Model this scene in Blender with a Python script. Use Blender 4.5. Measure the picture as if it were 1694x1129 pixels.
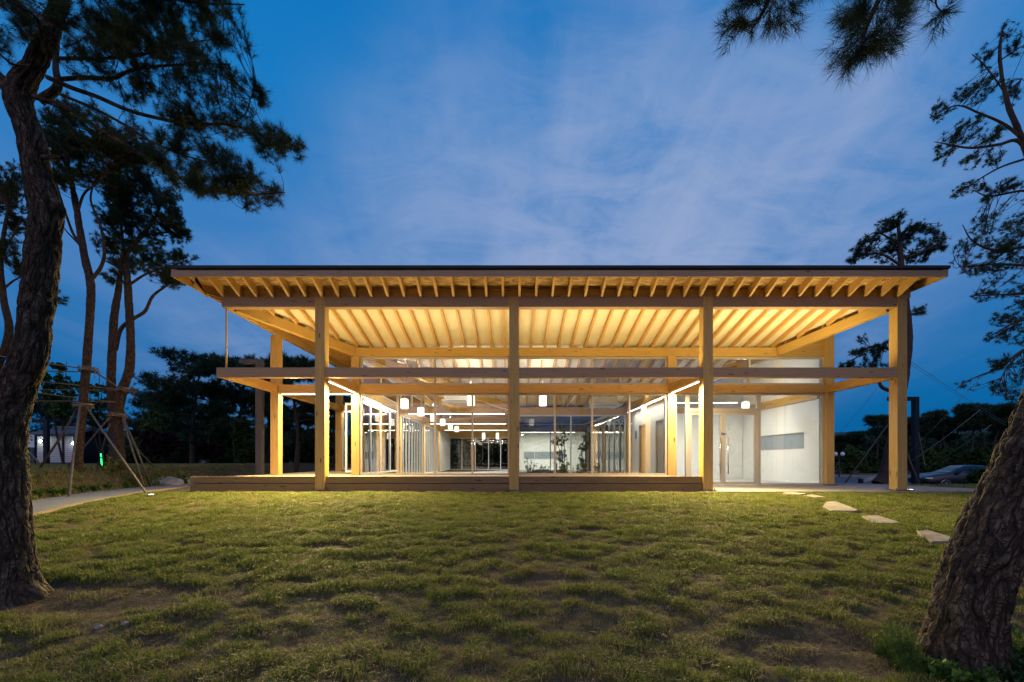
import bpy, math, random
import numpy as np
from mathutils import Vector

for _o in list(bpy.data.objects):
    bpy.data.objects.remove(_o)
scene = bpy.context.scene
COL = scene.collection

# ------------------------------------------------------------------ camera
F = 712.0            # focal length in pixels of the 1694 px wide photograph
EYE = 0.75
cam_data = bpy.data.cameras.new('camera')
cam_data.sensor_width = 36.0
cam_data.lens = 36.0 * F / 1694.0
cam_data.shift_y = 197.5 / 1694.0
cam_data.clip_start = 0.05
cam_data.clip_end = 3000.0
cam = bpy.data.objects.new('camera', cam_data)
cam.location = (0, 0, EYE)
cam.rotation_euler = (math.radians(90), 0, 0)
COL.objects.link(cam)
scene.camera = cam

# ------------------------------------------------------------------ dusk sky
world = bpy.data.worlds.new('World')
scene.world = world
world.use_nodes = True
def build_world():
    nt = world.node_tree
    nt.nodes.clear()
    N, L = nt.nodes.new, nt.links.new
    out = N('ShaderNodeOutputWorld'); bg = N('ShaderNodeBackground')
    L(bg.outputs[0], out.inputs[0])
    tc = N('ShaderNodeTexCoord')
    sep = N('ShaderNodeSeparateXYZ'); L(tc.outputs['Generated'], sep.inputs[0])
    def math_(op, a, b=None, c=None, clamp=False):
        m = N('ShaderNodeMath'); m.operation = op; m.use_clamp = clamp
        for i, v in enumerate((a, b, c)):
            if v is None: continue
            if isinstance(v, (int, float)): m.inputs[i].default_value = v
            else: L(v, m.inputs[i])
        return m.outputs[0]
    def smooth(v, a, b):
        m = N('ShaderNodeMapRange'); m.interpolation_type = 'SMOOTHSTEP'
        L(v, m.inputs['Value']); m.inputs['From Min'].default_value = a; m.inputs['From Max'].default_value = b
        return m.outputs[0]
    z = sep.outputs[2]
    # deep dusk blue: deeper overhead and again in the low band opposite the afterglow
    ramp = N('ShaderNodeValToRGB'); L(z, ramp.inputs[0])
    cr = ramp.color_ramp
    cr.elements[0].position = 0.0; cr.elements[0].color = (0.0015, 0.110, 0.310, 1)
    cr.elements[1].position = 1.0; cr.elements[1].color = (0.004, 0.120, 0.40, 1)
    e = cr.elements.new(0.16); e.color = (0.004, 0.142, 0.400, 1)
    e = cr.elements.new(0.38); e.color = (0.040, 0.200, 0.510, 1)
    e = cr.elements.new(0.62); e.color = (0.010, 0.195, 0.535, 1)
    e = cr.elements.new(0.80); e.color = (0.002, 0.165, 0.500, 1)
    # thin high cloud on a plane overhead
    den = math_('ADD', math_('MAXIMUM', z, 0.0), 0.22)
    cx = math_('DIVIDE', sep.outputs[0], den); cy = math_('DIVIDE', sep.outputs[1], den)
    comb = N('ShaderNodeCombineXYZ'); L(cx, comb.inputs[0]); L(cy, comb.inputs[1])
    mp = N('ShaderNodeMapping'); L(comb.outputs[0], mp.inputs[0])
    mp.inputs['Location'].default_value = (8.4, 4.9, 0.0)
    mp.inputs['Rotation'].default_value = (0, 0, math.radians(-38))
    mp.inputs['Scale'].default_value = (1.5, 0.42, 1.0)
    n1 = N('ShaderNodeTexNoise'); L(mp.outputs[0], n1.inputs['Vector'])
    n1.inputs['Scale'].default_value = 1.6; n1.inputs['Detail'].default_value = 8.0
    n1.inputs['Roughness'].default_value = 0.56; n1.inputs['Distortion'].default_value = 0.45
    mp2 = N('ShaderNodeMapping'); L(comb.outputs[0], mp2.inputs[0])
    mp2.inputs['Scale'].default_value = (1.0, 1.7, 1.0); mp2.inputs['Location'].default_value = (6.4, 2.0, 0); mp2.inputs['Rotation'].default_value = (0, 0, math.radians(-20))
    n2 = N('ShaderNodeTexNoise'); L(mp2.outputs[0], n2.inputs['Vector'])
    n2.inputs['Scale'].default_value = 3.6; n2.inputs['Detail'].default_value = 10.0; n2.inputs['Roughness'].default_value = 0.66; n2.inputs['Distortion'].default_value = 0.6
    # broad banks: the veil stands over the pavilion and runs off to the right
    bank = None
    for (vx, vy, vz, rad, amp) in ((0.04, 0.88, 0.40, 0.52, 0.90), (0.34, 0.80, 0.42, 0.46, 1.12), (-0.20, 0.80, 0.56, 0.24, 0.12), (0.58, 0.68, 0.50, 0.30, 0.26), (0.42, 0.86, 0.30, 0.18, 0.22), (-0.45, 0.85, 0.22, 0.34, 0.27)):
        v = Vector((vx, vy, vz)).normalized()
        dist = N('ShaderNodeVectorMath'); dist.operation = 'DISTANCE'
        L(tc.outputs['Generated'], dist.inputs[0]); dist.inputs[1].default_value = v
        g = math_('MULTIPLY', math_('SUBTRACT', 1.0, smooth(dist.outputs['Value'], 0.0, rad)), amp)
        bank = g if bank is None else math_('ADD', bank, g)
    cov = math_('ADD', math_('MULTIPLY', smooth(n1.outputs[0], 0.28, 0.74), 0.70), math_('MULTIPLY', smooth(n2.outputs[0], 0.30, 0.72), 0.62))
    veil = math_('MULTIPLY', math_('MULTIPLY', bank, math_('ADD', cov, 0.04)), 1.0)
    veil = math_('SUBTRACT', 1.0, math_('EXPONENT', math_('MULTIPLY', veil, -1.50)))
    thin = math_('MULTIPLY', smooth(n1.outputs[0], 0.42, 0.75), 0.13)
    veil = math_('ADD', veil, math_('MULTIPLY', thin, smooth(z, 0.03, 0.25)), None, True)
    mix = N('ShaderNodeMix'); mix.data_type = 'RGBA'
    L(veil, mix.inputs[0]); L(ramp.outputs[0], mix.inputs[6])
    mix.inputs[7].default_value = (0.305, 0.400, 0.635, 1)
    L(mix.outputs[2], bg.inputs[0])
    bg.inputs[1].default_value = 1.0
build_world()

# the last afterglow of the set sun, behind the camera: very soft and weak
sun_data = bpy.data.lights.new('sun', 'SUN')
sun_data.energy = 0.78
sun_data.angle = math.radians(70)
sun_data.color = (1.0, 0.63, 0.48)
sun = bpy.data.objects.new('sun', sun_data)
sun.rotation_euler = (math.radians(50), 0, math.radians(-12))
COL.objects.link(sun)

vs = scene.view_settings
vs.view_transform = 'Standard'; vs.look = 'None'; vs.exposure = 0.0; vs.gamma = 1.0; vs.use_curve_mapping = False
scene.cycles.use_denoising = True
scene.cycles.max_bounces = 10
scene.cycles.diffuse_bounces = 5
scene.cycles.transparent_max_bounces = 24
scene.cycles.sample_clamp_indirect = 6.0
scene.cycles.caustics_reflective = False
scene.cycles.caustics_refractive = False

rng = np.random.default_rng(7)
random.seed(7)

# ------------------------------------------------------------------ helpers
def P(px, py, Y):
    """point at depth Y that the camera at the origin sees at photo pixel (px, py)"""
    return np.array([(px - 847.0) * Y / F, Y, EYE + (762.0 - py) * Y / F])

def sstep(a, b, x):
    t = np.clip((np.asarray(x, float) - a) / (b - a), 0, 1)
    return t * t * (3 - 2 * t)

def _hash(ix, iy, iz):
    n = (ix * 374761393 + iy * 668265263 + iz * 2147483647 * 3 + iz * 1274126177) & 0x7fffffff
    n = ((n ^ (n >> 13)) * 1274126177) & 0x7fffffff
    n = n ^ (n >> 16)
    return (n & 0xffff) / 65535.0
def vnoise(x, y, z=None):
    x = np.asarray(x, float); y = np.asarray(y, float)
    z = np.zeros_like(x) if z is None else np.asarray(z, float)
    x, y, z = np.broadcast_arrays(x, y, z)
    ix, iy, iz = np.floor(x).astype(np.int64), np.floor(y).astype(np.int64), np.floor(z).astype(np.int64)
    fx, fy, fz = x - ix, y - iy, z - iz
    fx, fy, fz = fx*fx*(3-2*fx), fy*fy*(3-2*fy), fz*fz*(3-2*fz)
    r = 0
    for dx in (0, 1):
        for dy in (0, 1):
            for dz in (0, 1):
                w = (fx if dx else 1-fx) * (fy if dy else 1-fy) * (fz if dz else 1-fz)
                r = r + w * _hash(ix+dx, iy+dy, iz+dz)
    return r
def fbm(x, y, z=None, oct=4):
    r, a, s, t = 0, 1.0, 1.0, 0
    for i in range(oct):
        r = r + a * vnoise(np.asarray(x)*s + 17.3*i, np.asarray(y)*s - 9.1*i, None if z is None else np.asarray(z)*s + 5.7*i)
        t += a; a *= 0.5; s *= 2.03
    return r / t

class MB:
    """collects geometry for ONE mesh object"""
    def __init__(s):
        s.v, s.f, s.uv, s.mi, s.sm, s.n = [], [], [], [], [], 0
    def add(s, verts, faces, uvs=None, mi=0, smooth=False):
        b = s.n
        verts = [tuple(v) for v in verts]
        s.v += verts; s.n += len(verts)
        for k, f in enumerate(faces):
            s.f.append([b + i for i in f])
            s.uv.append(uvs[k] if uvs else [(0, 0)] * len(f))
            s.mi.append(mi); s.sm.append(smooth)
    def box(s, x0, x1, y0, y1, z0, z1, mi=0):
        V = [(x0,y0,z0),(x1,y0,z0),(x1,y1,z0),(x0,y1,z0),(x0,y0,z1),(x1,y0,z1),(x1,y1,z1),(x0,y1,z1)]
        Fc = [(0,3,2,1),(4,5,6,7),(0,1,5,4),(1,2,6,5),(2,3,7,6),(3,0,4,7)]
        ax = max(range(3), key=lambda i: (x1-x0, y1-y0, z1-z0)[i])
        o = [i for i in range(3) if i != ax]
        uv = []
        for k, f in enumerate(Fc):
            uv.append([(V[i][ax], V[i][o[0]] + 1.7 * V[i][o[1]] + 0.37 * k) for i in f])
        s.add(V, Fc, uv, mi)
    def beam(s, p0, p1, w, h, mi=0, up=(0, 0, 1)):
        """bar from p0 to p1 (centre line), w across, h along up"""
        p0, p1, up = Vector(p0), Vector(p1), Vector(up)
        d = (p1 - p0); ln = d.length; d.normalize()
        sd = d.cross(up).normalized(); u = sd.cross(d).normalized()
        V = []
        for p in (p0, p1):
            for (a, b) in ((-1,-1),(1,-1),(1,1),(-1,1)):
                V.append(p + sd * (a*w/2) + u * (b*h/2))
        Fc = [(0,1,2,3),(7,6,5,4),(0,4,5,1),(1,5,6,2),(2,6,7,3),(3,7,4,0)]
        loc = [(0 if i < 4 else ln, ((i % 4) in (1, 2)) * w, ((i % 4) in (2, 3)) * h) for i in range(8)]
        uv = [[(loc[i][0], loc[i][1] + 1.7*loc[i][2] + 0.37*k) for i in f] for k, f in enumerate(Fc)]
        s.add(V, Fc, uv, mi)
    def prism(s, poly, axis, a0, a1, mi=0):
        """extrude a closed 2-D polygon along axis 0/1/2 from a0 to a1; poly is in the two other axes in order"""
        n = len(poly); o = [i for i in range(3) if i != axis]
        V = []
        for a in (a0, a1):
            for p in poly:
                q = [0, 0, 0]; q[axis] = a; q[o[0]] = p[0]; q[o[1]] = p[1]; V.append(tuple(q))
        Fc = [tuple(range(n)), tuple(reversed(range(n, 2*n)))] + [(i, i+n, (i+1) % n + n, (i+1) % n) for i in range(n)]
        uv = []
        for k, f in enumerate(Fc):
            uv.append([(V[i][o[0]], V[i][o[1]]*1.0 + V[i][axis] + .37*k) for i in f])
        s.add(V, Fc, uv, mi)
    def tube(s, pts, rad, seg=8, mi=0, cap=True, smooth=True):
        pts = [Vector(p) for p in pts]
        if not hasattr(rad, '__len__'): rad = [rad] * len(pts)
        V, Fc, uv = [], [], []
        ref = None; ln = 0
        for i, p in enumerate(pts):
            t = (pts[min(i+1, len(pts)-1)] - pts[max(i-1, 0)]).normalized()
            if ref is None:
                ref = t.cross(Vector((0.31, 0.87, 0.39))).normalized()
            ref = (ref - t * ref.dot(t)).normalized()
            bi = t.cross(ref)
            if i: ln += (p - pts[i-1]).length
            for k in range(seg):
                a = 2*math.pi*k/seg
                V.append(p + (ref*math.cos(a) + bi*math.sin(a)) * rad[i])
        ln = 0
        for i in range(len(pts)-1):
            d = (pts[i+1]-pts[i]).length
            for k in range(seg):
                k2 = (k+1) % seg
                Fc.append((i*seg+k, i*seg+k2, (i+1)*seg+k2, (i+1)*seg+k))
                c = 2*math.pi*rad[i]/seg
                uv.append([(k*c, ln), ((k+1)*c, ln), ((k+1)*c, ln+d), (k*c, ln+d)])
            ln += d
        s.add(V, Fc, uv, mi, smooth)
        if cap:
            b = s.n - len(V)
            for ring in (list(reversed(range(seg))), [(len(pts)-1)*seg + k for k in range(seg)]):
                s.f.append([b + i for i in ring]); s.uv.append([(0, 0)] * seg); s.mi.append(mi); s.sm.append(False)
    def build(s, name, mats, parent=None, origin=None):
        me = bpy.data.meshes.new(name)
        v = s.v
        if origin is not None:
            v = [(a[0]-origin[0], a[1]-origin[1], a[2]-origin[2]) for a in v]
        me.from_pydata(v, [], s.f)
        if not isinstance(mats, (list, tuple)): mats = [mats]
        for m in mats: me.materials.append(m)
        me.polygons.foreach_set('material_index', s.mi)
        me.polygons.foreach_set('use_smooth', s.sm)
        ul = me.uv_layers.new(name='UVMap')
        flat = [c for f in s.uv for p in f for c in p]
        ul.data.foreach_set('uv', flat)
        me.update()
        return link(name, me, parent)

def link(name, me, parent=None):
    o = bpy.data.objects.new(name, me)
    COL.objects.link(o)
    if parent is not None: o.parent = parent
    return o

def mesh_np(name, V, faces, mats, mi=None, smooth=None, uv=None):
    """fast mesh from arrays; faces (n,3) or (n,4)"""
    me = bpy.data.meshes.new(name)
    V = np.ascontiguousarray(V, dtype=np.float32); faces = np.ascontiguousarray(faces, dtype=np.int32)
    n, k = faces.shape
    me.vertices.add(len(V)); me.vertices.foreach_set('co', V.ravel())
    me.loops.add(n*k); me.loops.foreach_set('vertex_index', faces.ravel())
    me.polygons.add(n); me.polygons.foreach_set('loop_start', np.arange(0, n*k, k, dtype=np.int32))
    for m in (mats if isinstance(mats, (list, tuple)) else [mats]): me.materials.append(m)
    if mi is not None: me.polygons.foreach_set('material_index', np.asarray(mi, dtype=np.int32))
    me.polygons.foreach_set('use_smooth', np.full(n, bool(smooth)) if not hasattr(smooth, '__len__') else np.asarray(smooth, bool))
    if uv is not None:
        ul = me.uv_layers.new(name='UVMap'); ul.data.foreach_set('uv', np.asarray(uv, np.float32).ravel())
    me.update(calc_edges=True)
    me.validate()
    return me

def thing(name, label, cat, loc=(0, 0, 0), rz=0.0, group=None):
    o = bpy.data.objects.new(name, None); COL.objects.link(o)
    o.empty_display_size = 0.2
    o.location = tuple(float(c) for c in loc); o.rotation_euler = (0, 0, rz)
    o['label'] = label; o['category'] = cat
    if group: o['group'] = group
    return o
def tag(o, label, cat, group=None):
    o['label'] = label; o['category'] = cat
    if group: o['group'] = group
    return o
def kind(o, k):
    o['kind'] = k
    return o
def copy_thing(o, loc, rz=0.0, sc=1.0, label=None):
    c = o.copy(); COL.objects.link(c)
    c.location = tuple(float(a) for a in loc); c.rotation_euler = (0, 0, rz)
    c.scale = (sc, sc, sc) if not hasattr(sc, '__len__') else sc
    if label: c['label'] = label
    for ch in list(o.children):
        d = ch.copy(); COL.objects.link(d); d.parent = c
        for g in list(ch.children):
            e = g.copy(); COL.objects.link(e); e.parent = d
    return c

def catmull(pts, n=6):
    """smooth polyline through points with any number of channels"""
    p = np.asarray(pts, float)
    if len(p) < 3: 
        return np.array([p[0] + (p[-1]-p[0]) * t for t in np.linspace(0, 1, n+1)])
    q = np.vstack([2*p[0]-p[1], p, 2*p[-1]-p[-2]])
    out = []
    for i in range(1, len(q)-2):
        for t in np.linspace(0, 1, n, endpoint=False):
            a, b, c, d = q[i-1], q[i], q[i+1], q[i+2]
            out.append(0.5*((2*b) + (c-a)*t + (2*a-5*b+4*c-d)*t*t + (3*b-a-3*c+d)*t**3))
    out.append(p[-1])
    return np.array(out)

# ------------------------------------------------------------------ materials
def mat(name):
    m = bpy.data.materials.new(name); m.use_nodes = True
    nt = m.node_tree; nt.nodes.clear()
    out = nt.nodes.new('ShaderNodeOutputMaterial')
    b = nt.nodes.new('ShaderNodeBsdfPrincipled')
    nt.links.new(b.outputs[0], out.inputs[0])
    return m, nt, b, out
def plain(name, col, rough=0.6, metal=0.0, noise=0.12, scale=6.0, bump=0.0, coords='Object', spec=0.5):
    m, nt, b, out = mat(name)
    N, L = nt.nodes.new, nt.links.new
    b.inputs['Roughness'].default_value = rough; b.inputs['Metallic'].default_value = metal
    b.inputs['Specular IOR Level'].default_value = spec
    tc = N('ShaderNodeTexCoord')
    n = N('ShaderNodeTexNoise'); n.inputs['Scale'].default_value = scale; n.inputs['Detail'].default_value = 6
    L(tc.outputs[coords], n.inputs['Vector'])
    r = N('ShaderNodeValToRGB')
    r.color_ramp.elements[0].position = .3; r.color_ramp.elements[1].position = .7
    r.color_ramp.elements[0].color = tuple(c*(1-noise) for c in col) + (1,)
    r.color_ramp.elements[1].color = tuple(min(1, c*(1+noise)) for c in col) + (1,)
    L(n.outputs[0], r.inputs[0]); L(r.outputs[0], b.inputs['Base Color'])
    if bump:
        bp = N('ShaderNodeBump'); bp.inputs['Strength'].default_value = bump; bp.inputs['Distance'].default_value = 0.02
        L(n.outputs[0], bp.inputs['Height']); L(bp.outputs[0], b.inputs['Normal'])
    return m
def emitter(name, col, strength):
    m = bpy.data.materials.new(name); m.use_nodes = True
    nt = m.node_tree; nt.nodes.clear()
    out = nt.nodes.new('ShaderNodeOutputMaterial'); e = nt.nodes.new('ShaderNodeEmission')
    e.inputs[0].default_value = tuple(col) + (1,); e.inputs[1].default_value = strength
    nt.links.new(e.outputs[0], out.inputs[0])
    return m
def wood(name, c0, c1, knot=(0.13, 0.05, 0.02), rough=0.55, grain=1.0, knots=1.0, lam=0.0):
    """timber: U runs along the piece, V across, both in metres"""
    m, nt, b, out = mat(name)
    N, L = nt.nodes.new, nt.links.new
    uv = N('ShaderNodeUVMap'); uv.uv_map = 'UVMap'
    oi = N('ShaderNodeObjectInfo')
    off = N('ShaderNodeVectorMath'); off.operation = 'MULTIPLY_ADD'
    comb = N('ShaderNodeCombineXYZ')
    for i in range(3): L(oi.outputs['Random'], comb.inputs[i])
    off.inputs[1].default_value = (37.0, 21.0, 3.0)
    L(comb.outputs[0], off.inputs[0]); L(uv.outputs[0], off.inputs[2])
    mp = N('ShaderNodeMapping'); mp.inputs['Scale'].default_value = (1.2, 22.0*grain, 1.0); L(off.outputs[0], mp.inputs[0])
    n = N('ShaderNodeTexNoise'); n.inputs['Scale'].default_value = 1.5; n.inputs['Detail'].default_value = 7; n.inputs['Distortion'].default_value = .6
    L(mp.outputs[0], n.inputs['Vector'])
    r = N('ShaderNodeValToRGB')
    r.color_ramp.elements[0].position = .32; r.color_ramp.elements[0].color = tuple(c0) + (1,)
    r.color_ramp.elements[1].position = .68; r.color_ramp.elements[1].color = tuple(c1) + (1,)
    L(n.outputs[0], r.inputs[0])
    # per-piece tone
    hsv = N('ShaderNodeHueSaturation'); L(r.outputs[0], hsv.inputs['Color'])
    mr = N('ShaderNodeMapRange'); L(oi.outputs['Random'], mr.inputs[0]); mr.inputs[3].default_value = .90; mr.inputs[4].default_value = 1.08
    L(mr.outputs[0], hsv.inputs['Value'])
    # knots
    mk = N('ShaderNodeMapping'); mk.inputs['Scale'].default_value = (2.6, 8.0, 1.0); L(off.outputs[0], mk.inputs[0])
    vo = N('ShaderNodeTexVoronoi'); vo.inputs['Scale'].default_value = 1.0; vo.inputs['Randomness'].default_value = 1.0
    L(mk.outputs[0], vo.inputs['Vector'])
    sepc = N('ShaderNodeSeparateColor'); L(vo.outputs['Color'], sepc.inputs[0])
    size = N('ShaderNodeMapRange'); L(sepc.outputs[0], size.inputs[0]); size.inputs[1].default_value = .35; size.inputs[2].default_value = 1.0
    size.inputs[3].default_value = 0.0; size.inputs[4].default_value = .23 * knots
    sub = N('ShaderNodeMath'); sub.operation = 'SUBTRACT'; L(size.outputs[0], sub.inputs[0]); L(vo.outputs['Distance'], sub.inputs[1])
    km = N('ShaderNodeMapRange'); L(sub.outputs[0], km.inputs[0]); km.inputs[1].default_value = -0.03; km.inputs[2].default_value = 0.05
    km.inputs[3].default_value = 0; km.inputs[4].default_value = .85
    mx = N('ShaderNodeMix'); mx.data_type = 'RGBA'; L(km.outputs[0], mx.inputs[0]); L(hsv.outputs[0], mx.inputs[6]); mx.inputs[7].default_value = tuple(knot) + (1,)
    # drying checks along the grain, and the faint glue lines of the laminations
    mc = N('ShaderNodeMapping'); mc.inputs['Scale'].default_value = (.9, 34.0, 1.0); L(off.outputs[0], mc.inputs[0])
    nc = N('ShaderNodeTexNoise'); nc.inputs['Scale'].default_value = 1.0; nc.inputs['Detail'].default_value = 3; nc.inputs['Distortion'].default_value = .3; L(mc.outputs[0], nc.inputs['Vector'])
    ck = N('ShaderNodeMapRange'); L(nc.outputs[0], ck.inputs[0]); ck.inputs[1].default_value = .70; ck.inputs[2].default_value = .76; ck.inputs[3].default_value = 0.0; ck.inputs[4].default_value = .55
    mx2 = N('ShaderNodeMix'); mx2.data_type = 'RGBA'; L(ck.outputs[0], mx2.inputs[0]); L(mx.outputs[2], mx2.inputs[6]); mx2.inputs[7].default_value = tuple(k_*.8 for k_ in knot) + (1,)
    col = mx2.outputs[2]
    L(col, b.inputs['Base Color'])
    b.inputs['Roughness'].default_value = rough
    b.inputs['Specular IOR Level'].default_value = .3
    bp = N('ShaderNodeBump'); bp.inputs['Strength'].default_value = .18; bp.inputs['Distance'].default_value = .004
    L(n.outputs[0], bp.inputs['Height']); L(bp.outputs[0], b.inputs['Normal'])
    return m

M = {}
M['spruce'] = wood('spruce', (0.48, 0.290, 0.084), (0.61, 0.395, 0.130))
M['front_spruce'] = wood('darker_spruce', (0.32, 0.205, 0.115), (0.41, 0.275, 0.165))  # darker, less saturated spruce for the front beams and fascia
M['rafter'] = wood('rafter_spruce', (0.47, 0.270, 0.088), (0.57, 0.350, 0.135), knots=.7)
M['treated'] = wood('treated_timber', (0.19, 0.118, 0.050), (0.30, 0.195, 0.092), knot=(.05, .025, .012), grain=1.3)
M['deckwood'] = wood('deck_wood', (0.48, 0.34, 0.19), (0.58, 0.43, 0.25))
def osb():
    m, nt, b, out = mat('strand_board')
    N, L = nt.nodes.new, nt.links.new
    tc = N('ShaderNodeTexCoord')
    vo = N('ShaderNodeTexVoronoi'); vo.inputs['Scale'].default_value = 16.0
    mp = N('ShaderNodeMapping'); mp.inputs['Scale'].default_value = (.45, 1.6, 1); L(tc.outputs['Object'], mp.inputs[0]); L(mp.outputs[0], vo.inputs['Vector'])
    r = N('ShaderNodeValToRGB'); sc = N('ShaderNodeSeparateColor'); L(vo.outputs['Color'], sc.inputs[0]); L(sc.outputs[0], r.inputs[0])
    r.color_ramp.elements[0].color = (.22, .11, .035, 1); r.color_ramp.elements[1].color = (.62, .40, .17, 1)
    L(r.outputs[0], b.inputs['Base Color']); b.inputs['Roughness'].default_value = .7
    return m
M['osb'] = osb()
M['ceiling'] = plain('ceiling_board', (0.70, 0.64, 0.50), .8, noise=.05, scale=3)
M['white_wall'] = plain('white_plaster', (0.78, 0.79, 0.77), .85, noise=.02, scale=2)
M['floor'] = plain('floor_finish', (0.42, 0.43, 0.42), .35, noise=.06, scale=2)
M['alu'] = plain('beige_aluminium', (0.46, 0.42, 0.36), .45, noise=.03, scale=3)
M['alu_white'] = plain('pale_aluminium', (0.62, 0.63, 0.63), .45, noise=.03, scale=3)
M['alu_dark'] = plain('dark_aluminium', (0.10, 0.105, 0.11), .45, noise=.05, scale=3)
M['steel'] = plain('brushed_steel', (0.55, 0.55, 0.54), .28, metal=1, noise=.08, scale=20)
M['roof_metal'] = plain('dark_roof_metal', (0.030, 0.032, 0.036), .75, metal=0, noise=.2, scale=2, spec=.2)
M['plate'] = plain('galvanised_plate', (0.13, 0.13, 0.14), .5, metal=.7, noise=.3, scale=12)
M['black_metal'] = plain('black_metal', (0.016, 0.018, 0.022), .5, metal=.4, noise=.2)
M['brown_metal'] = plain('brown_metal', (0.12, 0.095, 0.075), .5, noise=.1)
M['concrete'] = plain('concrete', (0.24, 0.215, 0.19), .85, noise=.16, scale=3.5, bump=.15)
M['stone'] = plain('paving_stone', (0.20, 0.17, 0.14), .85, noise=.30, scale=7, bump=.3)
M['path'] = plain('path_concrete', (0.15, 0.15, 0.16), .9, noise=.12, scale=4, bump=.1)
M['path_edge'] = plain('path_edging', (0.27, 0.19, 0.10), .9, noise=.2, scale=6, bump=.1)
M['asphalt'] = plain('asphalt', (0.060, 0.062, 0.066), .8, noise=.2, scale=3, bump=.1)
M['rock'] = plain('rock', (0.22, 0.21, 0.20), .9, noise=.4, scale=5, bump=.8)
M['rope'] = plain('rope', (0.24, 0.18, 0.11), .9, noise=.3, scale=40, bump=.5)
M['stake'] = wood('stake_wood', (0.11, 0.085, 0.065), (0.19, 0.15, 0.115), knots=.7)
M['stake_dark'] = wood('dark_stake_wood', (0.06, 0.036, 0.024), (0.10, 0.062, 0.042), knots=.7)
M['bamboo'] = plain('bamboo', (0.16, 0.105, 0.055), .5, noise=.25, scale=5)
M['led'] = emitter('led_light', (1.0, 0.94, 0.80), 9.0)
M['led_cool'] = emitter('led_light_neutral', (1.0, 0.98, 0.92), 7.0)
M['shade'] = emitter('lit_lampshade', (1.0, 0.93, 0.74), 2.6)
M['white_paint'] = plain('white_paint', (0.75, 0.76, 0.76), .4, noise=.03)

def glass(name, tint=(0.97, 0.98, 0.97), boost=1.6):
    m = bpy.data.materials.new(name); m.use_nodes = True
    nt = m.node_tree; nt.nodes.clear(); N, L = nt.nodes.new, nt.links.new
    out = N('ShaderNodeOutputMaterial'); mix = N('ShaderNodeMixShader')
    tr = N('ShaderNodeBsdfTransparent'); tr.inputs[0].default_value = tuple(tint) + (1,)
    gl = N('ShaderNodeBsdfGlossy'); gl.inputs['Roughness'].default_value = 0.0; gl.inputs[0].default_value = (1, 1, 1, 1)
    fr = N('ShaderNodeFresnel'); fr.inputs[0].default_value = 1.5
    ml = N('ShaderNodeMath'); ml.operation = 'MULTIPLY'; ml.use_clamp = True; ml.inputs[1].default_value = boost
    L(fr.outputs[0], ml.inputs[0]); L(ml.outputs[0], mix.inputs[0]); L(tr.outputs[0], mix.inputs[1]); L(gl.outputs[0], mix.inputs[2])
    L(mix.outputs[0], out.inputs[0])
    return m
M['glass'] = glass('window_glass')
M['glass_dim'] = glass('strip_window_glass', (0.55, 0.60, 0.62), 2.0)
def frost(m, col, f):
    nt = m.node_tree; out = next(n for n in nt.nodes if n.type == 'OUTPUT_MATERIAL'); src = out.inputs[0].links[0].from_socket
    d = nt.nodes.new('ShaderNodeBsdfDiffuse'); d.inputs[0].default_value = tuple(col) + (1,)
    x = nt.nodes.new('ShaderNodeMixShader'); x.inputs[0].default_value = f
    nt.links.new(src, x.inputs[1]); nt.links.new(d.outputs[0], x.inputs[2]); nt.links.new(x.outputs[0], out.inputs[0])
frost(M['glass_dim'], (.36, .41, .45), .75)

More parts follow.
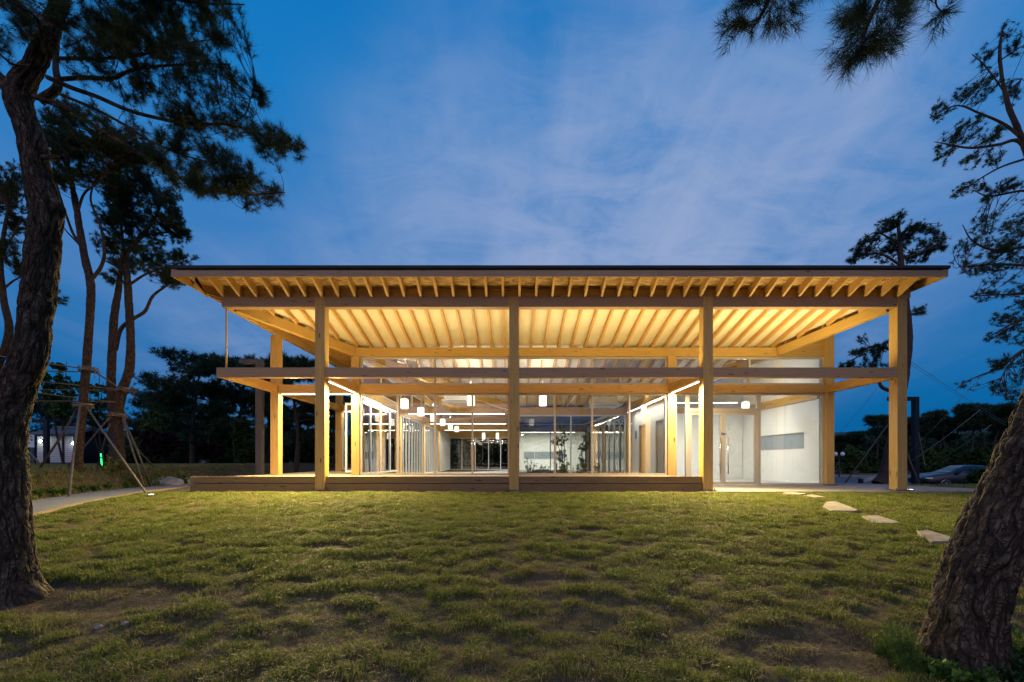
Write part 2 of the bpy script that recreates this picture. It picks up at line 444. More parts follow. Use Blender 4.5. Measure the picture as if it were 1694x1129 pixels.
def bark(name, c_dark, c_mid, c_light, su=17.0, sv=3.0, bump=1.0, dist=.03):
    """old pine bark: long wandering furrows, cross cracks that break them into plates, thin flakes"""
    m, nt, b, out = mat(name)
    N, L = nt.nodes.new, nt.links.new
    uv = N('ShaderNodeUVMap'); uv.uv_map = 'UVMap'
    def noise(sx, sy, detail, dist_=0.0, rough=.55):
        mp = N('ShaderNodeMapping'); mp.inputs['Scale'].default_value = (sx, sy, 1); L(uv.outputs[0], mp.inputs[0])
        n = N('ShaderNodeTexNoise'); n.inputs['Scale'].default_value = 1; n.inputs['Detail'].default_value = detail
        n.inputs['Distortion'].default_value = dist_; n.inputs['Roughness'].default_value = rough; L(mp.outputs[0], n.inputs['Vector']); return n.outputs[0]
    def op(o, a, b_=None):
        q = N('ShaderNodeMath'); q.operation = o
        for k, v in enumerate((a, b_)):
            if v is None: continue
            if isinstance(v, (int, float)): q.inputs[k].default_value = v
            else: L(v, q.inputs[k])
        return q.outputs[0]
    def ridge(n, wdt):
        q = N('ShaderNodeMapRange'); L(op('ABSOLUTE', op('SUBTRACT', n, .5)), q.inputs[0]); q.inputs[1].default_value = 0.0; q.inputs[2].default_value = wdt
        return q.outputs[0]
    fur = ridge(noise(su, sv, 2.5, .35), .085)
    fur2 = ridge(noise(su*1.9, sv*2.3, 3, .3), .06)
    crs = ridge(noise(su*.8, sv*4.2, 3, .3), .035)
    fine = noise(su*7, sv*9, 6, .3, .7)
    tone = noise(su*.45, sv*.5, 4)
    plate = op('MULTIPLY', fur, op('ADD', op('MULTIPLY', fur2, .55), .45))
    plate = op('MULTIPLY', plate, op('ADD', op('MULTIPLY', crs, .45), .55))
    r = N('ShaderNodeValToRGB'); L(op('ADD', op('MULTIPLY', fine, .6), op('MULTIPLY', tone, .4)), r.inputs[0])
    r.color_ramp.elements[0].position = .36; r.color_ramp.elements[0].color = tuple(c_mid) + (1,)
    r.color_ramp.elements[1].position = .66; r.color_ramp.elements[1].color = tuple(c_light) + (1,)
    mx = N('ShaderNodeMix'); mx.data_type = 'RGBA'; L(plate, mx.inputs[0]); mx.inputs[6].default_value = tuple(c_dark) + (1,); L(r.outputs[0], mx.inputs[7])
    L(mx.outputs[2], b.inputs['Base Color']); b.inputs['Roughness'].default_value = .92; b.inputs['Specular IOR Level'].default_value = .2
    h = op('ADD', plate, op('MULTIPLY', fine, .30))
    bp = N('ShaderNodeBump'); bp.inputs['Strength'].default_value = bump; bp.inputs['Distance'].default_value = dist
    L(h, bp.inputs['Height']); L(bp.outputs[0], b.inputs['Normal'])
    return m
M['bark'] = bark('old_pine_bark', (.024, .017, .012), (.080, .058, .042), (.185, .140, .102))
M['bark_red'] = bark('red_pine_bark', (.028, .018, .012), (.085, .053, .036), (.155, .100, .068), 20, 7, .7, .012)
M['bark_dark'] = plain('dark_bark', (.045, .030, .024), .9, noise=.4, scale=8, bump=.5)
M['twig'] = plain('twig', (.085, .055, .035), .9, noise=.3, scale=10)
def leafy(name, ca, cb, cc, scale=2.2, transl=.25):
    """foliage: tone follows clumps in the crown and each clump's own chance"""
    m, nt, b, out = mat(name)
    N, L = nt.nodes.new, nt.links.new
    tc = N('ShaderNodeTexCoord')
    n = N('ShaderNodeTexNoise'); n.inputs['Scale'].default_value = scale; n.inputs['Detail'].default_value = 5; n.inputs['Roughness'].default_value = .65
    L(tc.outputs['Object'], n.inputs['Vector'])
    r = N('ShaderNodeValToRGB'); L(n.outputs[0], r.inputs[0])
    e = r.color_ramp.elements
    e[0].position = .34; e[0].color = tuple(ca) + (1,); e[1].position = .70; e[1].color = tuple(cc) + (1,)
    k = e.new(.5); k.color = tuple(cb) + (1,)
    L(r.outputs[0], b.inputs['Base Color']); b.inputs['Roughness'].default_value = .6; b.inputs['Specular IOR Level'].default_value = .25
    tr = N('ShaderNodeBsdfTranslucent'); L(r.outputs[0], tr.inputs[0])
    mix = N('ShaderNodeMixShader'); mix.inputs[0].default_value = transl
    L(b.outputs[0], mix.inputs[1]); L(tr.outputs[0], mix.inputs[2]); L(mix.outputs[0], out.inputs[0])
    return m
M['needles'] = leafy('pine_needles', (.030, .050, .018), (.048, .072, .024), (.080, .100, .034))
M['needles_far'] = leafy('far_pine_needles', (.020, .044, .022), (.032, .062, .028), (.052, .086, .036), 1.2)
M['leaves'] = leafy('small_leaves', (.045, .085, .022), (.065, .120, .030), (.10, .16, .04), 3)
M['leaves_dark'] = leafy('shrub_leaves', (.026, .055, .018), (.042, .084, .026), (.066, .115, .034), 2)
M['leaves_maroon'] = leafy('maroon_leaves', (.016, .008, .010), (.026, .012, .014), (.04, .018, .018), 2)
M['leaves_yellow'] = leafy('yellow_green_leaves', (.10, .12, .02), (.16, .17, .03), (.24, .22, .05), 4)
M['weed'] = leafy('weed_green', (.050, .100, .018), (.075, .145, .026), (.11, .19, .04), 6)

# ------------------------------------------------------------------ terrain
PATH = np.array([(-7.6, 2.5), (-7.95, 4.5), (-8.2, 6.0), (-8.75, 7.7), (-9.55, 10.2), (-10.35, 13.2), (-11.3, 17.0), (-12.6, 23.0)])
PW = 0.62
def path_dist(x, y):
    """signed distance to the path's centre line, positive on its far (left) side"""
    x = np.asarray(x, float); y = np.asarray(y, float)
    best = np.full(np.broadcast(x, y).shape, 1e9); sg = np.zeros_like(best)
    for (a, b) in zip(PATH[:-1], PATH[1:]):
        d = b - a; L2 = d @ d
        t = np.clip(((x-a[0])*d[0] + (y-a[1])*d[1]) / L2, 0, 1)
        ex, ey = x - (a[0]+t*d[0]), y - (a[1]+t*d[1])
        q = np.hypot(ex, ey); c = d[0]*ey - d[1]*ex
        m = q < best
        best = np.where(m, q, best); sg = np.where(m, np.sign(c), sg)
    return best * np.where(sg == 0, 1, sg)
def T0(x, y):
    """terrain without its small bumps"""
    x = np.asarray(x, float); y = np.asarray(y, float)
    z = np.interp(y, [-30, -5, 1, 3, 4, 6, 8, 10.3, 12], [-1.4, -.92, -.76, -.58, -.45, -.235, -.10, -.035, -.035])
    z = z - .95 * sstep(13.5, 20, y) * sstep(6, 13, x)
    far_l = -.035 + .22 * sstep(24, 45, y) * (1 - sstep(-4, 4, x))
    z = np.where((x < 5) & (y > 12), far_l, z)
    pd = path_dist(x, y)
    left = 1 - sstep(30, 44, y)
    z = z + (.56 * sstep(PW + .05, PW + .75, pd) - 0.0) * left * (y > -10) * sstep(1.5, 4.5, y)
    z = z - .05 * (1 - sstep(PW - .05, PW + .12, np.abs(pd)))
    return z
def tuss(x, y):
    """how the turf stands up in tussocks"""
    return .62*vnoise(x*5.2 + .6*vnoise(x*2, y*2), y*7.6) + .38*vnoise(x*11+31, y*14+7)
BARE = []   # bare earth round the trunks: x, y, rx, ry
def bare(x, y):
    r = np.zeros_like(np.asarray(x, float))
    for (bx, by, rx, ry) in BARE:
        d = np.hypot((x-bx)/rx, (y-by)/ry) + .35*(fbm(np.asarray(x)*3.1, np.asarray(y)*3.1)-.5)
        r = np.maximum(r, 1 - sstep(.72, 1.05, d))
    return r
def T(x, y):
    x = np.asarray(x, float); y = np.asarray(y, float)
    near = 1 - sstep(13, 20, np.hypot(x*.8, y))
    on_path = 1 - sstep(PW, PW + .3, np.abs(path_dist(x, y)))
    apron = sstep(10.1, 10.5, y) * sstep(-8.5, -7.9, x) * (1 - sstep(12.4, 12.9, x))
    amp = near * (1 - on_path) * (1 - apron)
    b = .034*(fbm(x*1.6, y*2.2, oct=3)-.5) + .020*(fbm(x*8+3, y*9, oct=2)-.5) + .040*(tuss(x, y)-.5)
    far = sstep(16, 30, y) * .16 * (fbm(x*.12, y*.12)-.5)
    return T0(x, y) + amp*b + far - .025*bare(x, y)
def hit(px, py):
    """where the ray of a photo pixel meets the ground"""
    lo, hi = 1.5, 120.0
    Y = np.linspace(lo, hi, 6000)
    X = (px-847)*Y/F; Z = EYE + (762-py)*Y/F
    d = Z - T0(X, Y)
    k = np.argmax(d < 0)
    return np.array([X[k], Y[k], float(T(X[k], Y[k]))])

LT = np.array([-4.47, 3.90]); RT = np.array([(1590-847)*2.88/F, 2.88])
BARE += [(LT[0]+.55, LT[1]-.02, 1.25, .42), (RT[0]-.85, RT[1]+.10, .60, .34), (RT[0]+.3, RT[1]-.1, .8, .4), (-.25, 7.8, .32, .2), (1.1, 6.1, .4, .2), (-2.2, 5.3, .5, .18), (.3, 4.2, .5, .2)]

# ------------------------------------------------------------------ the pavilion
S = 4.8
XL, X0, X1, X2, X3 = -7.2, -4.75, .05, 4.85, 9.65
Y1, Y2, Y3, Y4, Y5, Y6 = 10.64, 13.04, 17.84, 27.44, 32.24, 34.64
B = thing('timber_pavilion', 'long timber framed pavilion with a lit ceiling, glass walls and flat dark roof edge', 'building', (0, Y1, 0))
def part(mb, name, m, parent=None):
    if parent is None: return mb.build(name, m, B, origin=(0, Y1, 0))
    return mb.build(name, m, parent, origin=(0, Y1, 0))
def one(name, m, fn, parent=None):
    mb = MB(); fn(mb); return part(mb, name, m, parent)
SP = M['spruce']
HW = .12
# --- posts
for x in (X0, X1, X2, X3):
    p = one('post', SP, lambda b: b.box(x-HW, x+HW, Y1, Y1+.24, .025, 4.80))
    q = one('base_plate', M['plate'], lambda b: (b.box(x-.19, x+.19, Y1-.04, Y1+.28, -.015, .025), b.box(x-.16, x-.145, Y1-.02, Y1+.0, .025, .06), b.box(x+.145, x+.16, Y1-.02, Y1+.0, .025, .06)), p)
for x in (X0, X1, X2):
    one('post', SP, lambda b: b.box(x-HW, x+HW, Y2, Y2+.24, .0, 3.905))
for x in (XL, X3):
    p = one('post', SP, lambda b: b.box(x-HW, x+HW, Y2, Y2+.24, .025, 4.545))
    one('base_plate', M['plate'], lambda b: b.box(x-.16, x+.16, Y2-.04, Y2+.28, .0, .025), p)
for x, y in ((XL, Y3), (XL, 22.64), (XL, Y4)):
    one('post', SP, lambda b: b.box(x-HW, x+HW, y, y+.24, .02, 4.545))
for y in (Y3, 22.64, Y4, Y5):
    one('post', SP, lambda b: b.box(X0-HW, X0+HW, y, y+.24, .0, 3.9))
for x, y in ((X1, Y3), (X2, Y3), (X1, Y4), (X2, Y4), (X2, 22.64)):
    one('post', SP, lambda b: b.box(x-.1, x+.1, y, y+.2, .0, 2.64))
M['stake_light'] = wood('door_veneer', (0.28, 0.19, 0.12), (0.34, 0.24, 0.15), knots=.2)
for x in (X0, X1, X2, X3):
    for z in (4.60, 4.73, 2.88, 2.99):
        for s in (-.055, .055):
            one('bolt', M['plate'], lambda b: b.tube([(x+s, Y1-.006, z), (x+s, Y1+.01, z)], .011, 8))
# --- front frame: top beam and rail run between the posts, set back 15 mm from their faces
spans = [(-7.19, X0-HW), (X0+HW, X1-HW), (X1+HW, X2-HW), (X2+HW, X3-HW)]
for k, (a, c) in enumerate(spans):
    one('top_beam', M['front_spruce'], lambda b: b.box(a+.002, c-.002, Y1+.015, Y1+.205, 4.55, 4.787))
    a2 = -7.32 if k == 0 else a
    one('rail_beam', M['front_spruce'], lambda b: b.box(a2+.002, c-.002, Y1+.015, Y1+.195, 2.81, 3.05))
# --- second line
one('top_beam', SP, lambda b: b.box(-4.87, 8.08, Y2+.012, Y2+.20, 3.91, 4.172))
for (a, c) in ((XL+HW, X0-HW), (X0+HW, X1-HW), (X1+HW, X2-HW), (X2+HW, X3-HW)):
    one('rail_beam', SP, lambda b: b.box(a+.002, c-.002, Y2+.015, Y2+.195, 2.80, 3.05))
# --- rails running back
for x in (X0, X1, X2, X3):
    one('rail_beam', SP, lambda b: b.box(x-.09, x+.09, Y1+.245, Y2-.003, 2.81, 3.05))
one('rail_beam', SP, lambda b: b.box(XL-.10, XL+.10, Y1+.20, Y2-.003, 2.81, 3.048))
one('rail_beam', SP, lambda b: b.box(XL-.10, XL+.10, Y2+.243, Y3-.003, 2.81, 3.048))
for (a, c) in ((Y3+.243, 22.637), (22.883, Y4-.003)):
    one('rail_beam', SP, lambda b: b.box(XL-.10, XL+.10, a, c, 2.81, 3.048))
for y in (Y3, 22.64, Y4):
    one('rail_beam', SP, lambda b: b.box(XL+HW+.002, X0-HW-.002, y+.02, y+.20, 2.81, 3.05))
# inside: rails along the left glass wall and cross beams over the rooms
for (a, c) in ((Y2+.243, Y3-.003), (Y3+.243, 22.637), (22.883, Y4-.003), (Y4+.243, Y5-.003)):
    one('rail_beam', SP, lambda b: b.box(X0-.09, X0+.09, a, c, 2.70, 3.05))
for y in (Y3, 22.64, Y4):
    one('cross_beam', SP, lambda b: b.box(X0+HW+.002, X1-.103, y+.02, y+.20, 2.70, 2.98))
one('cross_beam', SP, lambda b: b.box(X1-.10, X2+.10, Y3+.01, Y3+.19, 2.645, 2.95))
one('cross_beam', SP, lambda b: b.box(X1-.10, X2+.10, Y4+.01, Y4+.19, 2.645, 2.95))
one('cross_beam', SP, lambda b: b.box(X2+.102, X3-.2, Y3+.02, Y3+.18, 2.70, 2.95))
for x in (X1, X2):
    one('cross_beam', SP, lambda b: b.box(x-.09, x+.09, Y3+.203, Y4-.003, 2.645, 2.93))
one('rail_beam', SP, lambda b: b.box(X2-.09, X2+.09, Y2+.243, Y3-.003, 2.70, 3.05))
one('rail_beam', SP, lambda b: b.box(X3-.22, X3-.04, Y2+.26, Y3-.003, 2.66, 2.93))
# --- edge beams under the side eaves and the valley beams across the corners
one('edge_beam', SP, lambda b: b.box(-7.19, -7.05, Y1+.208, Y6, 4.55, 4.787))
one('edge_beam', SP, lambda b: b.box(9.55, 9.73, Y1+.245, Y6, 4.55, 4.785))
one('valley_beam', SP, lambda b: b.beam((-6.98, 10.92, 4.635), (-4.80, 13.07, 4.05), .17, .25))
one('valley_beam', SP, lambda b: b.beam((-4.60, 13.27, 4.00), (-.02, 17.80, 2.88), .17, .24))
one('valley_beam', SP, lambda b: b.beam((9.47, 10.89, 4.61), (8.10, 13.05, 4.045), .17, .25))
one('valley_beam', SP, lambda b: b.beam((8.00, 13.25, 4.02), (4.95, 17.80, 2.88), .17, .24))
# --- rafters of the four inward slopes
SF, SR = .255, .383
def zf(y): return 4.787 - SF*(y-Y1)
def zl(x): return 4.787 - SF*(x-XL)
def zr(x): return 4.787 - SR*(X3-x)
RD, RW = .25, .058
def rafter_poly(slope, tip, s1):
    """outline in (distance inward, height) of one rafter with a tapered tail"""
    z = lambda s: 4.790 - slope*s
    return [(tip, 5.047), (0.0, z(0)), (s1, z(s1)), (s1, z(s1)+RD), (tip, z(tip)+RD)]
roof = one('roof', M['roof_metal'], lambda b: None) if False else None
n_r = 0
x = -7.78 + .24
while x < 10.1:
    lim = 7.62
    if x < .43: lim = min(lim, (x+7.2)/1.004 - .10)
    if x > 4.5: lim = min(lim, (X3-x)/.6658 - .12)
    if lim > -.45:
        one('rafter', M['rafter'], lambda b: b.prism([(Y1+s, z) for s, z in rafter_poly(SF, -.565, lim)], 0, x-RW/2, x+RW/2))
    x += .4065
y = 10.90
while y < 31:
    lim = min(7.62, (y-Y1)*1.004 - .10)
    if lim > -.6:
        one('rafter', M['rafter'], lambda b: b.prism([(XL+s, z) for s, z in rafter_poly(SF, -.735, lim)], 1, y-RW/2, y+RW/2))
    lim = min(5.0, (y-Y1)*.6658 - .08)
    if lim > -.45 and y < 19:
        one('rafter', M['rafter'], lambda b: b.prism([(X3-s, z) for s, z in rafter_poly(SR, -.515, lim)], 1, y-RW/2, y+RW/2))
    y += .4065
# blocking boards between the rafter tails on the front beam
x = -7.78 + .24
while x < 9.6:
    if x > -7.3:
        one('blocking_board', SP, lambda b: b.box(x+RW/2+.002, x+.4065-RW/2-.002, Y1+.06, Y1+.10, 4.789, 5.02))
    x += .4065
# --- ceilings and roof skins, one per slope
def slab(b, poly, zfun, o0, o1):
    n = len(poly)
    V = [(x, y, zfun(x, y)+o0) for x, y in poly] + [(x, y, zfun(x, y)+o1) for x, y in poly]
    Fc = [tuple(reversed(range(n))), tuple(range(n, 2*n))] + [(i, (i+1) % n, (i+1) % n + n, i+n) for i in range(n)]
    uv = [[(V[i][0], V[i][1]) for i in f] for f in Fc]
    b.add(V, Fc, uv)
ZF, ZL, ZR = (lambda x, y: zf(y)), (lambda x, y: zl(x)), (lambda x, y: zr(x))
ZB = lambda x, y: 4.787 - SF*(Y6 - y)
A_, C_, D_, E_ = (-7.79, 10.05), (10.04, 10.05), (4.59, 18.24), (.43, 18.24)
A2, C2, D2, E2 = (-7.79, 35.23), (10.04, 35.23), (4.59, 27.04), (.43, 27.04)
def vl(t): return (-7.2 + 1.004*t, Y1 + t)
def vr(t): return (X3 - .6658*t, Y1 + t)
polys = [([A_, C_, D_, E_], ZF, [vl(.12), vr(.12), vr(7.6), vl(7.6)]),
         ([(-7.96, 10.05), A_, E_, E2, A2, (-7.96, 35.23)], ZL, [vl(.12), vl(7.6), E2, (-7.08, 34.5)]),
         ([C_, (10.19, 10.05), (10.19, 35.23), C2, D2, D_], ZR, [vr(.12), (9.57, 34.5), D2, vr(7.6)]),
         ([A2, E2, D2, C2], ZB, [(-7.08, 34.5), E2, D2, (9.57, 34.5)])]
for k, (po, zfn, pin) in enumerate(polys):
    if k in (1,): po = po
    r = one('roof_covering', M['roof_metal'], lambda b: slab(b, po, zfn, RD+.022, RD+.055))
    one('sheathing', M['osb'], lambda b: slab(b, po, zfn, RD+.004, RD+.020), r)
    one('ceiling', M['ceiling'], lambda b: slab(b, pin, zfn, .125, .14))
# --- fascia and flashing
fx = [-7.96, -4.1, -.3, 3.4, 7.0, 10.19]
for a, c in zip(fx[:-1], fx[1:]):
    one('fascia_board', M['front_spruce'], lambda b: b.box(a+.0015, c-.0015, 10.05, 10.09, 5.042, 5.224))
one('flashing', M['roof_metal'], lambda b: (b.box(-7.99, 10.22, 10.025, 10.16, 5.227, 5.296)))
one('fascia_board', SP, lambda b: b.box(-7.96, -7.92, 10.093, 35.2, 5.042, 5.224))
one('fascia_board', SP, lambda b: b.box(10.15, 10.19, 10.093, 35.2, 5.042, 5.224))
for x in (-7.99, 10.135):
    one('flashing', M['roof_metal'], lambda b: b.box(x, x+.085, 10.163, 35.2, 5.227, 5.294))
one('hanging_rod', SP, lambda b: b.box(-7.145, -7.115, Y1+.09, Y1+.12, 3.052, 4.548))
# --- floor, inner walls
one('floor', M['floor'], lambda b: b.box(X0-.1, X1+.02, Y2+.05, Y6, -.12, 0.0))
one('floor', M['floor'], lambda b: b.box(X1+.022, X3-.02, Y2+.05, Y3+.15, -.12, 0.0))
one('floor', M['floor'], lambda b: b.box(X2-.05, X3-.02, Y3+.152, Y6, -.12, 0.0))
one('floor', M['floor'], lambda b: b.box(X1+.022, X2-.052, Y4+.05, Y6, -.12, 0.0))
W = M['white_wall']
def wall_x(name, x0, x1, y0, y1, z1, holes=(), z0=0.0, m=W, parent=None):
    """wall in the plane of X (thickness x0..x1), with rectangular openings (y0, y1, z0, z1)"""
    b = MB(); ys = y0
    for (h0, h1, k0, k1) in sorted(holes):
        b.box(x0, x1, ys, h0, z0, z1)
        if k0 > z0 + .01: b.box(x0, x1, h0, h1, z0, k0)
        b.box(x0, x1, h0, h1, k1, z1)
        ys = h1
    b.box(x0, x1, ys, y1, z0, z1)
    return part(b, name, m, parent)
# right wall of the entrance room with its long strip window
def wall_sloped_front(b): pass
rw = wall_x('inner_wall', 9.50, 9.60, Y2+.27, 17.70, 2.655, [(14.0, 16.9, 1.15, 1.66)])
one('upper_wall', W, lambda b: b.prism([(9.50, 2.935), (9.60, 2.935), (9.60, 4.75), (9.50, 4.70)], 1, Y2+.27, 17.70))
sw = one('strip_window', M['alu'], lambda b: (b.box(9.485, 9.615, 14.0, 16.9, 1.13, 1.149), b.box(9.485, 9.615, 14.0, 16.9, 1.661, 1.68)))
one('pane', M['glass_dim'], lambda b: b.box(9.545, 9.555, 14.0, 16.9, 1.15, 1.66), sw)
one('inner_wall', W, lambda b: b.box(5.0, 9.495, 17.72, 17.82, 0, 2.69))
pw = wall_x('inner_wall', 4.93, 5.03, Y2+.75, 17.70, 2.69, [(14.0, 14.75, 0, 2.12), (15.9, 16.7, 0, 2.12)])
for (a, c) in ((14.0, 14.75), (15.9, 16.7)):
    d = one('door', M['alu'], lambda b: (b.box(4.915, 5.045, a+.002, a+.05, 0.002, 2.118), b.box(4.915, 5.045, c-.05, c-.002, 0.002, 2.118), b.box(4.915, 5.045, a+.051, c-.051, 2.07, 2.118)))
    one('leaf', M['alu'] if a < 15 else M['stake_light'], lambda b: b.box(4.97, 5.01, a+.053, c-.053, .01, 2.065), d)
# --- windows
GL = M['glass']
def window(name, axis, pos, a0, a1, z0, z1, mull, m, th=.055, dp=.09, pane=True, parent=None, gl=None):
    """framed glazing in the plane X=pos (axis 0) or Y=pos (axis 1) from a0 to a1; mullions at the listed places"""
    def bx(b, u0, u1, w0, w1, d0=-dp/2, d1=dp/2):
        if axis == 1: b.box(u0, u1, pos+d0, pos+d1, w0, w1)
        else: b.box(pos+d0, pos+d1, u0, u1, w0, w1)
    mb = MB()
    bx(mb, a0, a0+th, z0, z1); bx(mb, a1-th, a1, z0, z1)
    bx(mb, a0+th, a1-th, z0, z0+th); bx(mb, a0+th, a1-th, z1-th, z1)
    fr = part(mb, name, m)
    edges = [a0+th] + list(mull) + [a1-th]
    for i, q in enumerate(mull):
        one('mullion', m, lambda b: bx(b, q-th/2, q+th/2, z0+th+.001, z1-th-.001, -dp/2+.004, dp/2-.004), fr)
    if pane:
        for i in range(len(edges)-1):
            u0 = edges[i] + (th/2 if i else 0); u1 = edges[i+1] - (th/2 if i < len(edges)-2 else 0)
            one('pane', gl or GL, lambda b: bx(b, u0-.006, u1+.006, z0+th-.006, z1-th+.006, -.004, .004), fr)
    return fr
YG = Y2 + .13
AL = M['alu']
bays = [(X0+HW+.004, X1-HW-.004), (X1+HW+.004, X2-HW-.004), (X2+HW+.004, X3-HW-.004)]
for k, (a, c) in enumerate(bays):
    window('clerestory_window', 1, YG, a, c, 3.055, 3.905, [(a+c)/2], AL)
    if k < 2:
        w = (c-a)/4
        window('glass_wall', 1, YG, a, c, .30, 2.795, [a+w, a+2*w, a+3*w], AL)
a, c = bays[2]
xd0, xd1 = 5.36, 7.53
window('side_light', 1, YG, a, xd0-.002, .0, 2.795, [], AL)
window('transom_window', 1, YG, xd0, xd1, 2.285, 2.795, [], AL)
window('glass_wall', 1, YG, xd1+.002, c, .0, 2.795, [], AL)
# wood panel between the clerestory and the valley beam
one('gable_panel', SP, lambda b: b.prism([(8.09, 3.92), (9.52, 3.92), (9.52, 4.72), (8.09, 4.17)], 1, Y2+.09, Y2+.14))
# double entrance door
xm = (xd0+xd1)/2
dfr = one('door_frame', AL, lambda b: (b.box(xd0, xd0+.05, YG-.05, YG+.05, 0, 2.282), b.box(xd1-.05, xd1, YG-.05, YG+.05, 0, 2.282), b.box(xd0+.05, xd1-.05, YG-.05, YG+.05, 2.232, 2.282)))
for side in (0, 1):
    a, c = (xd0+.053, xm-.003) if side == 0 else (xm+.003, xd1-.053)
    st = .07
    d = one('door', AL, lambda b: (b.box(a, a+st, YG-.03, YG+.03, .012, 2.228), b.box(c-st, c, YG-.03, YG+.03, .012, 2.228), b.box(a+st, c-st, YG-.03, YG+.03, .012, .10), b.box(a+st, c-st, YG-.03, YG+.03, 2.14, 2.228)))
    one('pane', GL, lambda b: b.box(a+st-.005, c-st+.005, YG-.004, YG+.004, .095, 2.145), d)
    hx = (c-.12 if side == 0 else a+.12)
    def hd(b):
        b.tube([(hx, YG-.10, .34), (hx, YG-.10, 1.44)], .016, 10)
        for z in (.62, 1.16): b.tube([(hx, YG-.10, z), (hx, YG-.004, z)], .012, 8)
    one('handle', M['steel'], hd, d)
    one('lock', M['steel'], lambda b: b.tube([((c-.035 if side == 0 else a+.035), YG-.045, 1.56), ((c-.035 if side == 0 else a+.035), YG-.028, 1.56)], .03, 12), d)
# left glass wall running back: wide panes first, then folding leaves
AW = M['alu_white']
window('glass_wall', 0, X0, Y2+.25, Y3-.01, .30, 2.69, [14.4, 15.5, 16.7], AW)
for (a, c) in ((Y3+.25, 22.63), (22.89, Y4-.01), (Y4+.25, Y5-.01)):
    n = 8
    window('folding_glass_wall', 0, X0, a, c, .02, 2.69, [a+(c-a)*i/n for i in range(1, n)], AW, .06, .10)
# porch end: glass between the left edge post and the room
window('glass_wall', 1, Y3+.1, XL+HW+.01, X0-HW-.01, .36, 2.80, [-6.4, -5.6], AW)
# an open leaf beside the corner post
lf = one('open_leaf', AW, lambda b: (b.box(-5.44, -5.375, 14.02, 14.09, .36, 2.62), b.box(-4.96, -4.90, 14.02, 14.09, .36, 2.62), b.box(-5.375, -4.96, 14.02, 14.09, 2.55, 2.62), b.box(-5.375, -4.96, 14.02, 14.09, .36, .43)))
one('pane', GL, lambda b: b.box(-5.38, -4.955, 14.05, 14.058, .425, 2.555), lf)
# far glass of the left wing, courtyard glazing
window('glass_wall', 1, Y5, X0+.05, X1-.05, .02, 2.45, [-3.75, -2.75, -1.75, -.85], AW)
window('courtyard_window', 1, Y3+.1, X1+.12, X2-.12, .04, 2.642, [2.45], AW)
window('courtyard_window', 0, X2, Y3+.23, 22.62, .04, 2.64, [19.3, 20.4, 21.5], AW)
window('courtyard_window', 0, X2, 22.86, Y4-.02, .04, 2.64, [24.0, 25.2, 26.3], AW)
window('courtyard_window', 1, Y4+.1, X1+.12, X2-.12, .04, 2.642, [2.45], M['alu_dark'], .05)
window('courtyard_window', 0, X1, Y3+.23, Y4-.02, .04, 2.64, [20.2, 22.6, 25.0], AW)
bw = MB()
bw.box(X1-.1, .86, Y5, Y5+.1, 0, 2.9); bw.box(4.07, X3-.1, Y5, Y5+.1, 0, 2.9); bw.box(.86, 4.07, Y5, Y5+.1, 0, .82); bw.box(.86, 4.07, Y5, Y5+.1, 1.43, 2.9)
part(bw, 'back_wall', W)
one('upper_wall', SP, lambda b: b.box(X0+.05, X1-.11, Y5+.01, Y5+.09, 2.452, 4.1))
one('top_beam', SP, lambda b: b.box(X0-.09, X0+.09, Y2+.25, Y5, 3.90, 4.13))
for (a, c) in ((Y2+.25, Y3-.01), (Y3+.25, 22.63), (22.89, Y4-.01), (Y4+.25, Y5-.01)):
    window('clerestory_window', 0, X0, a, c, 3.055, 3.895, [(a+c)/2], AW)
window('strip_window', 1, Y5+.04, .865, 4.065, .825, 1.425, [1.7, 3.2], AW, .045, .08, gl=M['glass_dim'])
one('inner_wall', W, lambda b: b.box(9.50, 9.60, 17.9, Y5-.02, 0, 4.4))

# ------------------------------------------------------------------ deck
DK = thing('timber_deck', 'low timber deck of two dark front timbers under the pavilion porch', 'deck', (0, Y1, 0))
def dpart(mb, name, m): return mb.build(name, m, DK, origin=(0, Y1, 0))
for k, (a, c) in enumerate([(-8.0, X0-HW), (X0+HW, X1-HW), (X1+HW, X2-HW)]):
    for (z0, z1) in ((-.03, .166), (.182, .352)):
        cuts = [a, c] if k == 0 else [a, a+(c-a)*(.42 if z0 < 0 else .70), c]
        for u0, u1 in zip(cuts[:-1], cuts[1:]):
            mb = MB(); mb.box(u0+.003, u1-.003, Y1+.055, Y1+.16, z0, z1); dpart(mb, 'front_timber', M['treated'])
mb = MB(); mb.box(-7.89, X2-.15, Y1+.161, Y1+.163, -.02, .262); dpart(mb, 'light_stop_sheet', M['black_metal'])  # black sheet added to stop lamp light showing through the timber joint
yy = Y1 + .165
while yy < Y2 + .04:
    xr = X2 - .14
    if yy < Y1 + .26:
        segs = [(-7.895, X0-HW-.01), (X0+HW+.01, X1-HW-.01), (X1+HW+.01, X2-HW-.01)]
    else: segs = [(-7.895, xr)]
    for a, c in segs:
        mb = MB(); mb.box(a, c, yy, yy+.135, .268, .300); dpart(mb, 'deck_board', M['deckwood'])
    yy += .141
xx = -7.895
while xx < X0 - .3:
    mb = MB(); mb.box(xx, xx+.135, Y2+.06, 27.0, .268, .300); dpart(mb, 'deck_board', M['deckwood'])
    xx += .141
mb = MB(); mb.box(-8.0, -7.9, Y1+.163, 27.0, -.03, .300); dpart(mb, 'side_timber', M['treated'])

